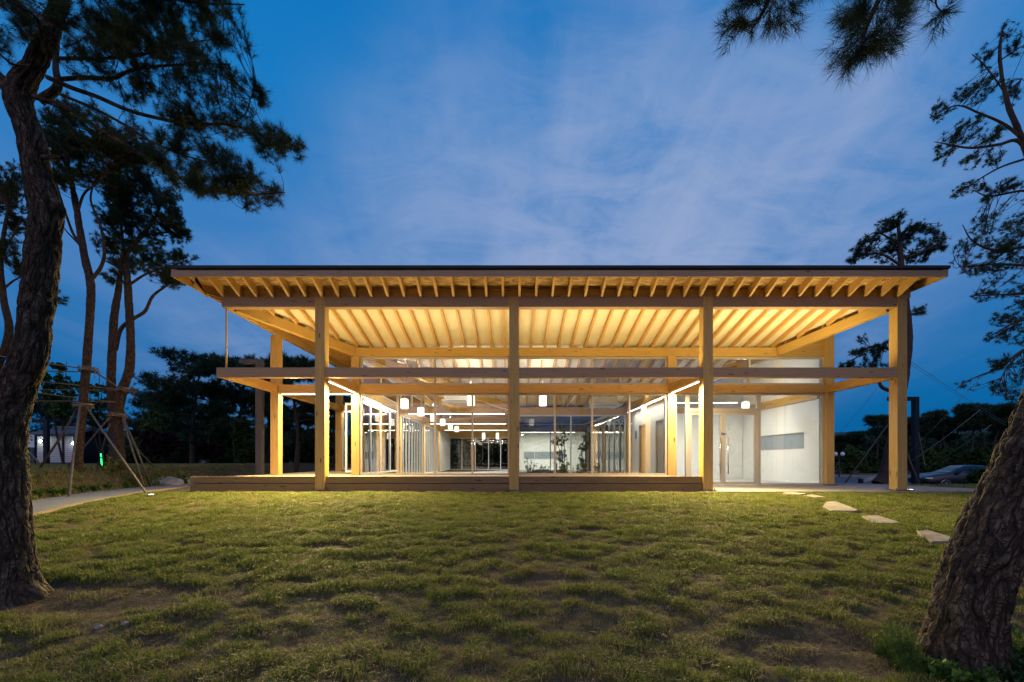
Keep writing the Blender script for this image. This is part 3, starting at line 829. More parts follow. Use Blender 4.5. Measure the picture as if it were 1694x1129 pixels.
# ------------------------------------------------------------------ lamps
def area(parent, name, loc, sx, sy, rot, power, col):
    d = bpy.data.lights.new(name, 'AREA'); d.shape = 'RECTANGLE'; d.size = sx; d.size_y = sy
    d.energy = power; d.color = col
    o = bpy.data.objects.new(name, d); COL.objects.link(o); o.parent = parent
    o.location = loc; o.rotation_euler = rot
    return o
WARM = (1.0, .775, .31); LEDC = (1.0, .84, .52); MID = (1.0, .90, .74); COOL = (1.0, .97, .90)
def strip(label, p0, p1, power, col, m, group, up=False, tilt=0.0, both=0.0, lawn_fill=0.0):
    """slim linear lamp: body and diffuser, with its light and optional added lawn fill"""
    p0, p1 = Vector(p0), Vector(p1)
    c = (p0+p1)/2; ln = (p1-p0).length
    ang = math.atan2((p1-p0).y, (p1-p0).x)
    t = thing('strip_light', label, 'light', c, ang, group)
    s = 1 if up else -1
    b = MB(); b.box(-ln/2, ln/2, -.018, .018, *sorted((0, -s*.022))); 
    if up: b.box(-ln/2, ln/2, -.026, -.0185, -.022, .03); b.box(-ln/2, ln/2, .0185, .026, -.022, .03)
    b.build('housing', M['white_paint'], t)
    b = MB(); b.box(-ln/2+.01, ln/2-.01, -.015, .015, *sorted((s*.001, s*.016))); b.build('diffuser', m, t)
    area(t, 'strip_glow', (0, 0, s*.024), ln, .03, ((math.pi if up else 0) + tilt, 0, 0), power, col)
    if both: area(t, 'strip_glow', (0, 0, .03), ln, .05, (math.pi, 0, 0), power*both, col)
    if lawn_fill:      # unseen spots added around the tube to brighten the lawn
        side = abs(math.sin(ang)) > .5
        for (f, q) in (((-.3, -1.1), (-.3, -.5), (-.3, .5), (-.3, 1.1)) if side else ((-.3, 0), (.3, 0))):
            d = bpy.data.lights.new('lawn_fill_spot', 'SPOT'); d.energy = lawn_fill*(2.6 if side else 4); d.color = WARM; d.spot_size = math.radians(130); d.spot_blend = 1.0; d.shadow_soft_size = .02
            o = bpy.data.objects.new('lawn_fill_spot', d); COL.objects.link(o); o.parent = t; o.location = (f*ln, q, -.22)
            w = Vector((0, -1.0, -1.05)); o.rotation_euler = (Vector((w.x*math.cos(ang)+w.y*math.sin(ang), -w.x*math.sin(ang)+w.y*math.cos(ang), w.z))).to_track_quat('-Z', 'Y').to_euler()
    return t
GP = 'linear lamps under the porch beams'
strip('lit linear lamp under the beam behind the second porch post, running back', (X0+.03, 10.90, 2.785), (X0+.03, 13.0, 2.785), 220, LEDC, M['led'], GP, lawn_fill=400)
strip('lit linear lamp under the beam behind the fourth porch post, running back', (X2-.03, 10.90, 2.785), (X2-.03, 13.0, 2.785), 220, LEDC, M['led'], GP, lawn_fill=400)
strip('lit linear lamp under the cross rail at the open left end of the porch', (XL+.16, Y2+.10, 2.775), (X0-.16, Y2+.10, 2.775), 75, LEDC, M['led'], GP, lawn_fill=210)
GU = 'uplights along the back of the front rail'
for k, (a, c, w) in enumerate(((XL+.3, X0-.3, 32), (X0+.35, X1-.35, 60), (X1+.35, X2-.35, 78), (X2+.35, X3-.8, 118))):
    strip('slim uplight fixed along the back of the front rail in the %s porch bay' % ('open end', 'widest left', 'middle', 'entrance')[k], (a, Y1+.225, 3.03), (c, Y1+.225, 3.03), w, WARM, M['led'], GU, up=True, tilt=math.radians(-34))
GI = 'linear lamps on the ceiling beams indoors'
for k, y in enumerate((Y3, 22.64, Y4)):
    strip('long white linear lamp under the %s beam across the left hall' % ('nearest', 'second', 'third')[k], (X0+.45, y-.03, 2.675), (X1-.35, y-.03, 2.675), 210, MID, M['led_cool'], GI)
strip('white linear lamp along the beam just inside the left corner glass', (X0+.16, 13.4, 2.68), (X0+.16, 17.0, 2.68), 105, MID, M['led_cool'], GI)
strip('white linear lamp along the beam beside the white partition wall', (X2-.20, 13.4, 2.68), (X2-.20, 17.3, 2.68), 24, MID, M['led_cool'], GI)
strip('white linear lamp crossing the entrance room above the double doors', (5.75, 15.0, 2.76), (7.85, 15.0, 2.76), 155, COOL, M['led_cool'], GI)
strip('white linear lamp deep in the back room behind the courtyard', (.6, 30.0, 2.72), (4.4, 30.0, 2.72), 230, COOL, M['led_cool'], GI)
strip('white linear lamp in the room beyond the courtyard on its right side', (6.4, 19.0, 2.72), (6.4, 26.0, 2.72), 210, MID, M['led_cool'], GI)
strip('short white linear lamp through the porch end glass', (XL+.25, Y3-.02, 2.785), (X0-.25, Y3-.02, 2.785), 30, WARM, M['led'], GP)

def pendant(label, x, y, z, w=.24, h=.32, top=None, glow=60):
    t = thing('pendant_lamp', label, 'lamp', (x, y, z), 0, 'white lantern pendants in the hall')
    b = MB()
    r = w/2; q = r*.86
    ring = []
    n = 16
    for (zz, k) in ((-h/2, .90), (-h/2+.02, 1.0), (h/2-.02, 1.0), (h/2, .90)):
        ring.append([(math.copysign(abs(math.cos(a))**.45, math.cos(a))*r*k, math.copysign(abs(math.sin(a))**.45, math.sin(a))*r*k, zz) for a in [2*math.pi*i/n + .2 for i in range(n)]])
    V = [p for rr in ring for p in rr]
    Fc = [(j*n+i, j*n+(i+1) % n, (j+1)*n+(i+1) % n, (j+1)*n+i) for j in range(3) for i in range(n)] + [tuple(reversed(range(n))), tuple(range(3*n, 4*n))]
    b.add(V, Fc); b.build('lampshade', M['shade'], t)
    b = MB()
    for zz in (-h*.18, h*.18):
        b.box(-r*1.005, r*1.005, -r*1.005, r*1.005, zz-.003, zz+.003)
    b.tube([(0, 0, h/2), (0, 0, h/2+.03)], .045, 10)
    b.build('cap', M['white_paint'], t)
    top = top or (4.0 - z)
    b = MB(); b.tube([(0, 0, h/2+.03), (0, 0, h/2+top)], .006, 5); b.build('cord', M['white_paint'], t)
    if glow:
        d = bpy.data.lights.new('lamp_glow', 'POINT'); d.energy = glow; d.color = MID; d.shadow_soft_size = .08
        o = bpy.data.objects.new('lamp_glow', d); COL.objects.link(o); o.parent = t; o.location = (0, 0, h/2+.38)
    return t
ords = ('closest to the front glass', 'second from the front glass', 'third from the front glass', 'fourth from the front glass', 'fifth from the front glass', 'farthest from the front glass')
for k in range(6):
    y = 14.5 + 2.35*k
    pendant('white lantern pendant in the row along the left glass, %s' % ords[k], -3.62 + .05*k, y, 2.655, top=.9, glow=(60, 0, 70, 0, 70, 0)[k])
pendant('white lantern pendant alone beyond the centre post, left of the ceiling unit row', -1.33, 13.95, 2.69, top=.8)
pendant('white lantern pendant hanging right of the centre porch post', 1.0, 13.95, 2.68, top=.8)
pendant('small white pendant over the entrance double doors', 8.0, 14.75, 2.62, .20, .26, top=1.0)
pendant('narrow white pendant by the partition wall with the blue sign', 5.35-.7, 15.2, 2.56, .16, .28, top=.7, glow=4)
pendant('tiny white pendant near the far glass, left one of a pair', -1.95, 29.6, 2.42, .20, .42, top=.7, glow=0)
pendant('tiny white pendant near the far glass, right one of a pair', -1.0, 29.6, 2.42, .20, .42, top=.7, glow=0)

def cassette(label, x, y, z, w):
    t = thing('air_conditioner', label, 'air conditioner', (x, y, z), 0, 'ceiling air conditioners')
    b = MB()
    s = w/2
    V = [(-s, -s, 0), (s, -s, 0), (s, s, 0), (-s, s, 0), (-s*.86, -s*.86, .06), (s*.86, -s*.86, .06), (s*.86, s*.86, .06), (-s*.86, s*.86, .06)]
    b.add(V, [(0, 3, 2, 1), (4, 5, 6, 7), (0, 1, 5, 4), (1, 2, 6, 5), (2, 3, 7, 6), (3, 0, 4, 7)]); b.build('panel', M['white_paint'], t)
    b = MB(); b.box(-s*.8, s*.8, -s*.8, s*.8, .061, .30); b.build('housing', M['alu_white'], t)
    b = MB()
    for q in (-1, 1):
        b.box(-s*.7, s*.7, q*s*.78-.03, q*s*.78+.03, -.006, -.001); 
    b.build('vent', M['alu_dark'], t)
    b = MB()
    for q in (-1, 1): b.tube([(q*s*.6, 0, .3), (q*s*.6, 0, .95)], .008, 5)
    b.build('hanger', M['steel'], t)
    return t
cassette('white ceiling air conditioner left of the centre post, seen through the glass', -2.0, 15.6, 2.86, 1.0)
cassette('white ceiling air conditioner over the hall in front of the courtyard, beside a duct', 3.35, 15.8, 2.72, 1.1)
t = thing('duct', 'pale boxy ceiling duct hung beside the right air conditioner', 'duct', (4.0, 14.6, 2.95))
b = MB(); b.box(-.32, .32, -.5, .5, -.12, .16); b.build('casing', M['ceiling'], t)
b = MB(); [b.tube([(q, 0, .16), (q, 0, .75)], .008, 5) for q in (-.25, .25)]; b.build('hanger', M['steel'], t)
for (lab, x, y0, y1) in (('pale ceiling track rail running back above the lantern row', -3.0, 13.6, 18.0), ('pale ceiling pipe crossing the hall right of the centre post', 2.2, 14.2, 17.2)):
    t = thing('ceiling_track', lab, 'track', (x, y0, 3.0), 0, 'ceiling tracks')
    b = MB(); b.tube([(0, 0, 0), (0, y1-y0, -.08)], .022, 8); b.build('rail', M['white_paint'], t)
    b = MB(); [b.tube([(0, q, 0), (0, q, .7)], .006, 5) for q in (.3, (y1-y0)/2, y1-y0-.3)]; b.build('hanger', M['steel'], t)
# small blue sign on the partition
b = MB(); b.box(4.912, 4.928, 17.0, 17.16, 1.62, 1.92); o = b.build('door_sign', plain('sign_blue', (.03, .16, .55), .4)); tag(o, 'small blue sign on the white partition wall', 'sign')

# ground lights
def ground_light(label, p, power):
    t = thing('ground_light', label, 'light', p, 0, 'lights set in the ground')
    b = MB(); b.tube([(0, 0, -.03), (0, 0, .012)], .065, 16); b.build('ring', M['steel'], t)
    b = MB(); b.tube([(0, 0, .013), (0, 0, .016)], .05, 16); b.build('lens', emitter('ground_lens', (1, .95, .8), 5), t)
    d = bpy.data.lights.new('ground_glow', 'SPOT'); d.energy = power; d.color = WARM; d.spot_size = math.radians(120); d.shadow_soft_size = .05
    o = bpy.data.objects.new('ground_glow', d); COL.objects.link(o); o.parent = t; o.location = (0, 0, .05); o.rotation_euler = (math.radians(180-18), 0, 0)
p = hit(250, 822); ground_light('glowing round light sunk in the lawn near the path and deck corner', (p[0], p[1], p[2]+.03), 30)
ground_light('glowing round light at the foot of the last porch post', (9.95, 10.75, .012), 20)

# ------------------------------------------------------------------ ground sheet
def ground_material():
    m, nt, b, out = mat('lawn_soil')
    N, L = nt.nodes.new, nt.links.new
    tc = N('ShaderNodeTexCoord')
    def noise(scale, detail=6, rough=.6):
        n = N('ShaderNodeTexNoise'); n.inputs['Scale'].default_value = scale; n.inputs['Detail'].default_value = detail; n.inputs['Roughness'].default_value = rough
        L(tc.outputs['Object'], n.inputs['Vector']); return n
    a = noise(1.1); c = noise(22.0, 10, .78); g = noise(90, 5, .75)
    r1 = N('ShaderNodeValToRGB'); L(c.outputs[0], r1.inputs[0])
    e = r1.color_ramp.elements
    e[0].position = .36; e[0].color = (.045, .030, .019, 1); e[1].position = .66; e[1].color = (.165, .125, .082, 1)
    r2 = N('ShaderNodeValToRGB'); L(g.outputs[0], r2.inputs[0])
    e = r2.color_ramp.elements
    e[0].position = .35; e[0].color = (.05, .055, .018, 1); e[1].position = .7; e[1].color = (.15, .125, .055, 1)
    mk = N('ShaderNodeMapRange'); L(a.outputs[0], mk.inputs[0]); mk.inputs[1].default_value = .44; mk.inputs[2].default_value = .60
    mk.inputs[3].default_value = .15; mk.inputs[4].default_value = .65
    mx = N('ShaderNodeMix'); mx.data_type = 'RGBA'; L(mk.outputs[0], mx.inputs[0]); L(r1.outputs[0], mx.inputs[6]); L(r2.outputs[0], mx.inputs[7])
    L(mx.outputs[2], b.inputs['Base Color']); b.inputs['Roughness'].default_value = .95; b.inputs['Specular IOR Level'].default_value = .15
    ad = N('ShaderNodeMath'); ad.operation = 'ADD'; L(c.outputs[0], ad.inputs[0]); L(g.outputs[0], ad.inputs[1])
    bp = N('ShaderNodeBump'); bp.inputs['Strength'].default_value = .7; bp.inputs['Distance'].default_value = .02
    L(ad.outputs[0], bp.inputs['Height']); L(bp.outputs[0], b.inputs['Normal'])
    return m
def axis_pts(a, b, step, far, n):
    mid = np.arange(a, b + step/2, step)
    g = np.geomspace(step*2, far, n)
    return np.concatenate([(a - g)[::-1], mid, b + g])
gx = axis_pts(-12.0, 11.0, .075, 900, 34); gy = axis_pts(1.2, 12.5, .065, 900, 34)
GX, GY = np.meshgrid(gx, gy)
GZ = T(GX, GY)
V = np.stack([GX, GY, GZ], -1).reshape(-1, 3)
nx, ny = len(gx), len(gy)
I, J = np.meshgrid(np.arange(nx-1), np.arange(ny-1))
q = (J*nx + I).ravel()
Fq = np.stack([q, q+1, q+nx+1, q+nx], 1)
kind(link('ground', mesh_np('ground', V, Fq, ground_material(), smooth=True)), 'structure')

def strip_mesh(name, m, line, w0, w1, zoff, k='structure', sub=10, thick=.05):
    """ribbon along a plan line between offsets w0 and w1 to its left, laid on the ground"""
    p = catmull(line, sub); d = np.gradient(p, axis=0); d /= np.linalg.norm(d, axis=1)[:, None]
    nrm = np.stack([-d[:, 1], d[:, 0]], 1)
    zc = T0(p[:, 0], p[:, 1]) + zoff
    b = MB()
    Vt = []
    for i in range(len(p)):
        for w, dz in ((w0, -thick), (w0, 0), (w1, 0), (w1, -thick)):
            c = p[i] + nrm[i]*w
            Vt.append((c[0], c[1], zc[i] + dz))
    Fc = []
    for i in range(len(p)-1):
        for k2 in range(3):
            Fc.append((i*4+k2, i*4+k2+4, i*4+k2+5, i*4+k2+1))
    Fc += [(0, 1, 2, 3)]
    b.add(Vt, Fc)
    return kind(b.build(name, m), k)
strip_mesh('path', M['path'], PATH, -PW+.14, PW, .062)
strip_mesh('kerb', M['path_edge'], PATH, -PW+.02, -PW+.135, .068)
# concrete apron in front of the entrance
b = MB()
apr = [(4.75, 10.47), (7, 10.44), (10, 10.42), (12.75, 10.30), (12.62, 10.9), (12.2, 12.0), (11.95, 13.1), (11.2, 14.4), (9.4, 14.6), (9.4, 13.02), (4.75, 13.02)]
b.prism(apr, 2, -.14, -.004); kind(b.build('pavement', M['concrete']), 'structure')
b = MB()
Vr = []
for yy in (30.5, 44.0):
    for xx in (14, 20, 30, 45, 70, 110): Vr.append((xx, yy, float(T0(xx, yy)) + .05))
b.add(Vr, [(i, i+1, i+7, i+6) for i in range(5)]); kind(b.build('road', M['asphalt']), 'structure')
b = MB()
for xx0, xx1 in ((14, 45), (45.05, 110)):
    b.box(xx0, xx1, 44.0, 44.2, -1.05, -.74)
kind(b.build('kerb', M['concrete']), 'structure')

# hills
def hill(name, x0, x1, y, h, seed, depth=120):
    xs = np.linspace(x0, x1, 90); ys = np.linspace(0, 1, 14)
    A, Bq = np.meshgrid(xs, ys)
    prof = np.sin(np.clip(Bq*1.15, 0, 1)*math.pi*.5)
    ed = sstep(0, .12, (A-x0)/(x1-x0)) * (1-sstep(.80, 1, (A-x0)/(x1-x0)))
    Z = -2 + prof*ed*(h*(.65 + .55*(fbm(A/46+seed, A*0+seed, oct=4)-.2)) + 2*fbm(A/5, Bq*9, oct=3))
    Vh = np.stack([A, y + Bq*depth, Z], -1).reshape(-1, 3)
    n = len(xs); I, J = np.meshgrid(np.arange(n-1), np.arange(13)); q = (J*n+I).ravel()
    o = link(name, mesh_np(name, Vh, np.stack([q, q+1, q+n+1, q+n], 1), M['hill'], smooth=True)); return kind(o, 'structure')
M['hill'] = plain('wooded_hill', (.018, .040, .030), .95, noise=.5, scale=.22, bump=1.0)
hill('hills', -330, 40, 190, 20, 3.3); hill('hills', 60, 460, 210, 27, 8.1)

# ------------------------------------------------------------------ stepping stones
def stone(label, pts, th=.05):
    p3 = [hit(*p) for p in pts]
    c = np.mean(p3, axis=0)
    t = MB(); n = len(p3)
    zt = max(p[2] for p in p3)*.5 + c[2]*.5 + .028
    top = [(p[0]-c[0], p[1]-c[1], float(T0(p[0], p[1]))-c[2]+.030) for p in p3]
    cc = np.mean(top, axis=0)
    inner = [tuple(cc + (np.array(v)-cc)*.975 + np.array([0, 0, .006])) for v in top]
    bot = [(v[0], v[1], v[2]-th-.02) for v in top]
    t.add(inner + top + bot, [tuple(range(n))] + [(i+n, (i+1) % n+n, (i+1) % n, i) for i in range(n)] + [(i+2*n, (i+1) % n+2*n, (i+1) % n+n, i+n) for i in range(n)])
    o = t.build('stepping_stone', M['stone']); o.location = c
    STONES.append([(p[0], p[1]) for p in p3])
    return tag(o, label, 'stepping stone', 'flat stepping stones across the lawn')
STONES = []
stone('small flat stepping stone nearest the entrance pavement', [(1296, 818), (1312, 816.5), (1334, 819.5), (1320, 821.5), (1303, 820.5)])
stone('narrow flat stepping stone just in front of the entrance one', [(1328, 823), (1343, 820.8), (1366, 825), (1350, 826)])
stone('five sided flat stepping stone in the middle of the row', [(1361, 841), (1367, 833.5), (1381, 831.5), (1421, 847.5), (1415, 849), (1376, 848)])
stone('wedge shaped flat stepping stone, second from the leaning pine', [(1425, 857.5), (1452, 856.5), (1490, 869), (1478, 870), (1442, 869.5), (1433, 862)])
stone('largest flat stepping stone, closest to the leaning pine trunk', [(1516, 882), (1534, 881), (1589, 898), (1582, 900.5), (1541, 901.5), (1523, 890)])

# ------------------------------------------------------------------ grass
def in_poly(x, y, poly, grow=1.0):
    poly = np.asarray(poly); c = poly.mean(0); poly = c + (poly-c)*grow
    r = np.zeros(x.shape, bool); j = len(poly)-1
    for i in range(len(poly)):
        xi, yi = poly[i]; xj, yj = poly[j]
        cond = ((yi > y) != (yj > y)) & (x < (xj-xi)*(y-yi)/(yj-yi+1e-12)+xi)
        r ^= cond; j = i
    return r
def grass_mat(name, ca, cb, cc):
    m, nt, b, out = mat(name)
    N, L = nt.nodes.new, nt.links.new
    oi = N('ShaderNodeObjectInfo'); r = N('ShaderNodeValToRGB'); L(oi.outputs['Random'], r.inputs[0])
    e = r.color_ramp.elements; e[0].color = tuple(ca)+(1,); e[1].color = tuple(cc)+(1,); k = e.new(.5); k.color = tuple(cb)+(1,)
    L(r.outputs[0], b.inputs['Base Color']); b.inputs['Roughness'].default_value = .55; b.inputs['Specular IOR Level'].default_value = .2
    tr = N('ShaderNodeBsdfTranslucent'); L(r.outputs[0], tr.inputs[0])
    mix = N('ShaderNodeMixShader'); mix.inputs[0].default_value = .3
    L(b.outputs[0], mix.inputs[1]); L(tr.outputs[0], mix.inputs[2]); L(mix.outputs[0], out.inputs[0])
    return m
M['grass'] = grass_mat('living_grass', (.080, .120, .014), (.170, .210, .030), (.290, .300, .065))
M['straw'] = grass_mat('dry_grass', (.17, .120, .055), (.36, .265, .130), (.28, .230, .085))
def blades(n, h, spread, seed, w=.0042, lean=.6):
    r = np.random.default_rng(seed)
    a = r.uniform(0, 2*np.pi, n); rad = spread*np.sqrt(r.random(n))
    base = np.stack([rad*np.cos(a), rad*np.sin(a), np.full(n, -.012)], 1)
    d = r.uniform(0, 2*np.pi, n); L_ = h*r.uniform(.45, 1.15, n); ln = lean*r.uniform(.25, 1.2, n)
    dirv = np.stack([np.cos(d), np.sin(d), np.zeros(n)], 1)
    perp = np.stack([-np.sin(d+r.normal(0, .6, n)), np.cos(d), np.zeros(n)], 1)*w
    p1 = base + dirv*(L_*ln*.35)[:, None] + np.array([0, 0, 1])*(L_*.62)[:, None]
    p2 = base + dirv*(L_*ln)[:, None] + np.array([0, 0, 1])*(L_*(1-.28*ln))[:, None]
    V = np.stack([base-perp*.5, base+perp*.5, p1+perp*.42, p1-perp*.42, p2], 1).reshape(-1, 3)
    o = np.arange(n)[:, None]*5
    Fc = np.concatenate([o+np.array([0, 1, 2]), o+np.array([0, 2, 3]), o+np.array([3, 2, 4])], 0)
    return V, Fc
def scatter(name, protos, pts, rot, scl, idx, k='stuff'):
    """one object that instances grass clump meshes on points"""
    pc = bpy.data.collections.new(name + '_clumps')
    for i, (V, Fc, m) in enumerate(protos):
        pc.objects.link(bpy.data.objects.new('clump_%02d' % i, mesh_np('clump', V, Fc, m)))
    me = bpy.data.meshes.new(name)
    me.vertices.add(len(pts)); me.vertices.foreach_set('co', np.asarray(pts, np.float32).ravel())
    a = me.attributes.new('spin', 'FLOAT_VECTOR', 'POINT'); a.data.foreach_set('vector', np.asarray(rot, np.float32).ravel())
    a = me.attributes.new('size', 'FLOAT_VECTOR', 'POINT'); a.data.foreach_set('vector', np.asarray(scl, np.float32).ravel())
    a = me.attributes.new('pick', 'INT', 'POINT'); a.data.foreach_set('value', np.asarray(idx, np.int32))
    o = link(name, me); kind(o, k)
    ng = bpy.data.node_groups.new(name, 'GeometryNodeTree')
    ng.interface.new_socket('Geometry', in_out='INPUT', socket_type='NodeSocketGeometry')
    ng.interface.new_socket('Geometry', in_out='OUTPUT', socket_type='NodeSocketGeometry')
    N, L = ng.nodes.new, ng.links.new
    gi, go = N('NodeGroupInput'), N('NodeGroupOutput')
    ip = N('GeometryNodeInstanceOnPoints'); ci = N('GeometryNodeCollectionInfo')
    ci.inputs['Collection'].default_value = pc; ci.inputs['Separate Children'].default_value = True; ci.inputs['Reset Children'].default_value = True
    def attr(nm, t):
        n = N('GeometryNodeInputNamedAttribute'); n.data_type = t; n.inputs['Name'].default_value = nm; return n.outputs['Attribute']
    L(gi.outputs[0], ip.inputs['Points']); L(ci.outputs[0], ip.inputs['Instance'])
    ip.inputs['Pick Instance'].default_value = True
    L(attr('pick', 'INT'), ip.inputs['Instance Index'])
    e2r = N('FunctionNodeEulerToRotation'); L(attr('spin', 'FLOAT_VECTOR'), e2r.inputs[0]); L(e2r.outputs[0], ip.inputs['Rotation'])
    L(attr('size', 'FLOAT_VECTOR'), ip.inputs['Scale'])
    L(ip.outputs[0], go.inputs[0])
    md = o.modifiers.new('clumps', 'NODES'); md.node_group = ng
    return o
green = [blades(26, .046, .060, 10+i, .0042, .85) + (M['grass'],) for i in range(4)]
straw = [blades(22, .040, .065, 30+i, .0036, 1.3) + (M['straw'],) for i in range(4)]
sparse = [blades(9, .045, .05, 50+i, .0036, 1.1) + (M['straw'] if i % 2 else M['grass'],) for i in range(4)]
PROT = green + straw + sparse

def lawn_points(n):
    y = 1.9 + (10.62-1.9)*rng.random(n)**.92
    x = (rng.random(n)*2-1)*(y*1.30+1.2)
    keep = (x > -13) & (x < 14)
    x, y = x[keep], y[keep]
    pd = path_dist(x, y)
    near = 1 - sstep(2.7, 5.0, y + .9*(fbm(x*.7, y*.7)-.5))
    big = fbm(x*.45+4, y*.6+2, oct=3)
    ts = tuss(x, y) + .55*(big-.5)
    core = sstep(.20+.12*near, .66+.05*near, ts)
    p = .62 + .38*core - .17*near*(1-core)
    p *= (1 - .93*bare(x, y))
    p *= (y < 10.60 - .16*vnoise(x*3, x*0+.5))
    p *= (pd < -PW-.02)
    for s in STONES: p *= ~in_poly(x, y, s, 1.2)
    p *= ~((x > 4.75) & (y > 10.40))
    p *= ~((np.hypot((x-LT[0])/.46, (y-LT[1])/.34) < 1) | (np.hypot((x-RT[0])/.34, (y-RT[1])/.32) < 1))
    k = rng.random(len(x)) < p
    return x[k], y[k], ts[k], near[k], core[k]
x, y, ts, near, core = lawn_points(250000)
greenp = (.25+.75*core)*(.66 - .26*near) * (.62 + .75*(fbm(x*1.1+8, y*1.5, oct=3)-.25)) + .10
greenp = np.clip(greenp - .35*sstep(10.15, 10.5, y), .04, .92)
r = rng.random(len(x))
idx = np.where(r < greenp, rng.integers(0, 4, len(x)), np.where(rng.random(len(x)) < .70, rng.integers(4, 8, len(x)), rng.integers(8, 12, len(x))))
sc = (.55 + .6*rng.random(len(x))) * (.55 + .75*core) * (.85 + .5*rng.random(len(x))**3)
# rows of turf facing the camera read as ragged tussocks
pts = np.stack([x, y, T(x, y)], 1)
rot = np.stack([rng.normal(0, .10, len(x)), rng.normal(0, .10, len(x)), rng.uniform(0, 6.28, len(x))], 1)
scl = np.stack([sc, sc, sc*(.75+.7*rng.random(len(x)))], 1)
scatter('lawn_grass', PROT, pts, rot, scl, idx)
# fallen needles and dry stems on the bare earth
n = 60000
x = rng.uniform(-7, 6, n); y = rng.uniform(2.0, 5.6, n)
k = rng.random(n) < np.maximum(bare(x, y)*.9, .10*(1-sstep(4.4, 5.6, y))*(1-sstep(.35, .55, tuss(x, y))))
x, y = x[k], y[k]
sc = rng.uniform(.5, 1.1, len(x))
M['litter'] = grass_mat('dry_litter', (.10, .055, .025), (.22, .145, .075), (.30, .22, .13))
litter = [blades(7, .055, .05, 80+i, .0026, 1.9) + (M['litter'],) for i in range(3)]
scatter('needle_litter', litter, np.stack([x, y, T(x, y)+.004], 1), np.stack([rng.normal(0, .1, len(x)), rng.normal(0, .1, len(x)), rng.uniform(0, 6.28, len(x))], 1), np.stack([sc, sc, sc*.35], 1), rng.integers(0, 3, len(x)))
# the dry bank beyond the path and rough ground farther off
n = 90000
x = rng.uniform(-19, -7.5, n); y = rng.uniform(3.5, 24, n)
pd = path_dist(x, y)
face = sstep(PW+.1, PW+.3, pd)*(1-sstep(PW+.55, PW+.8, pd))
p = (pd > PW+.06) * (.85 - .30*face*sstep(8, 11, y)) * (x > -1.34*y)*(1-.6*sstep(13, 22, y))
k = rng.random(n) < p
x, y, pd = x[k], y[k], pd[k]
gp = .22 + .4*(fbm(x*.8, y*.8)-.4) + .25*sstep(PW+.4, PW+.1, pd)
idx = np.where(rng.random(len(x)) < gp, rng.integers(0, 4, len(x)), rng.integers(4, 8, len(x)))
sc = 1.2 + 1.1*rng.random(len(x))
scatter('bank_grass', PROT, np.stack([x, y, T(x, y)], 1), np.stack([rng.normal(0, .15, len(x)), rng.normal(0, .15, len(x)), rng.uniform(0, 6.28, len(x))], 1), np.stack([sc, sc, sc*1.1], 1), idx)
n = 26000
x = rng.uniform(9.8, 34, n); y = rng.uniform(10.2, 31, n)
inap = in_poly(x, y, apr, 1.01) | ((x < 9.9) & (y > 10)) 
k = ~inap & (x < 1.22*y) & (rng.random(n) < .8)
x, y = x[k], y[k]
idx = np.where(rng.random(len(x)) < .45, rng.integers(0, 4, len(x)), rng.integers(4, 8, len(x)))
sc = 1.3 + 1.0*rng.random(len(x))
scatter('verge_grass', PROT, np.stack([x, y, T(x, y)], 1), np.stack([x*0, x*0, rng.uniform(0, 6.28, len(x))], 1), np.stack([sc, sc, sc], 1), idx)

# ------------------------------------------------------------------ trees
def needle_tris(base, d, L_, n, w, r, lo=.35, hi=1.25):
    """sprays of n needles at each shoot tip; returns vertices (m*n*3,3)"""
    m = len(base)
    a = r.normal(size=(m, n, 3)); dd = d[:, None, :]
    a -= (a*dd).sum(-1, keepdims=True)*dd; a /= np.linalg.norm(a, axis=-1, keepdims=True)+1e-9
    th = r.uniform(lo, hi, (m, n, 1))
    v = dd*np.cos(th) + a*np.sin(th)
    ln = L_[:, None, None]*r.uniform(.65, 1.05, (m, n, 1))
    st = base[:, None, :] - dd*L_[:, None, None]*r.uniform(-.1, .55, (m, n, 1))
    sd = np.cross(v, r.normal(size=(m, n, 3))); sd /= np.linalg.norm(sd, axis=-1, keepdims=True)+1e-9
    sd *= w*.5
    tip = st + v*ln
    return np.stack([st-sd, st+sd, tip], 2).reshape(-1, 3)
def thin_tubes(lines, radii, seg=3):
    """many thin branches in one go; lines (m,k,3), radii (m,k)"""
    m, k, _ = lines.shape
    t = np.gradient(lines, axis=1); t /= np.linalg.norm(t, axis=-1, keepdims=True)+1e-9
    ref = np.broadcast_to(np.array([.3, .9, .35]), t.shape)
    a = np.cross(t, ref); a /= np.linalg.norm(a, axis=-1, keepdims=True)+1e-9
    b = np.cross(t, a)
    ang = np.arange(seg)*2*np.pi/seg
    V = lines[:, :, None, :] + (a[:, :, None, :]*np.cos(ang)[None, None, :, None] + b[:, :, None, :]*np.sin(ang)[None, None, :, None])*radii[:, :, None, None]
    idx = np.arange(m*k*seg).reshape(m, k, seg)
    A = idx[:, :-1, :]; Bq = np.roll(A, -1, axis=2); C = idx[:, 1:, :]; D = np.roll(C, -1, axis=2)
    Fc = np.concatenate([np.stack([A, Bq, D], -1).reshape(-1, 3), np.stack([A, D, C], -1).reshape(-1, 3)], 0)
    return V.reshape(-1, 3), Fc
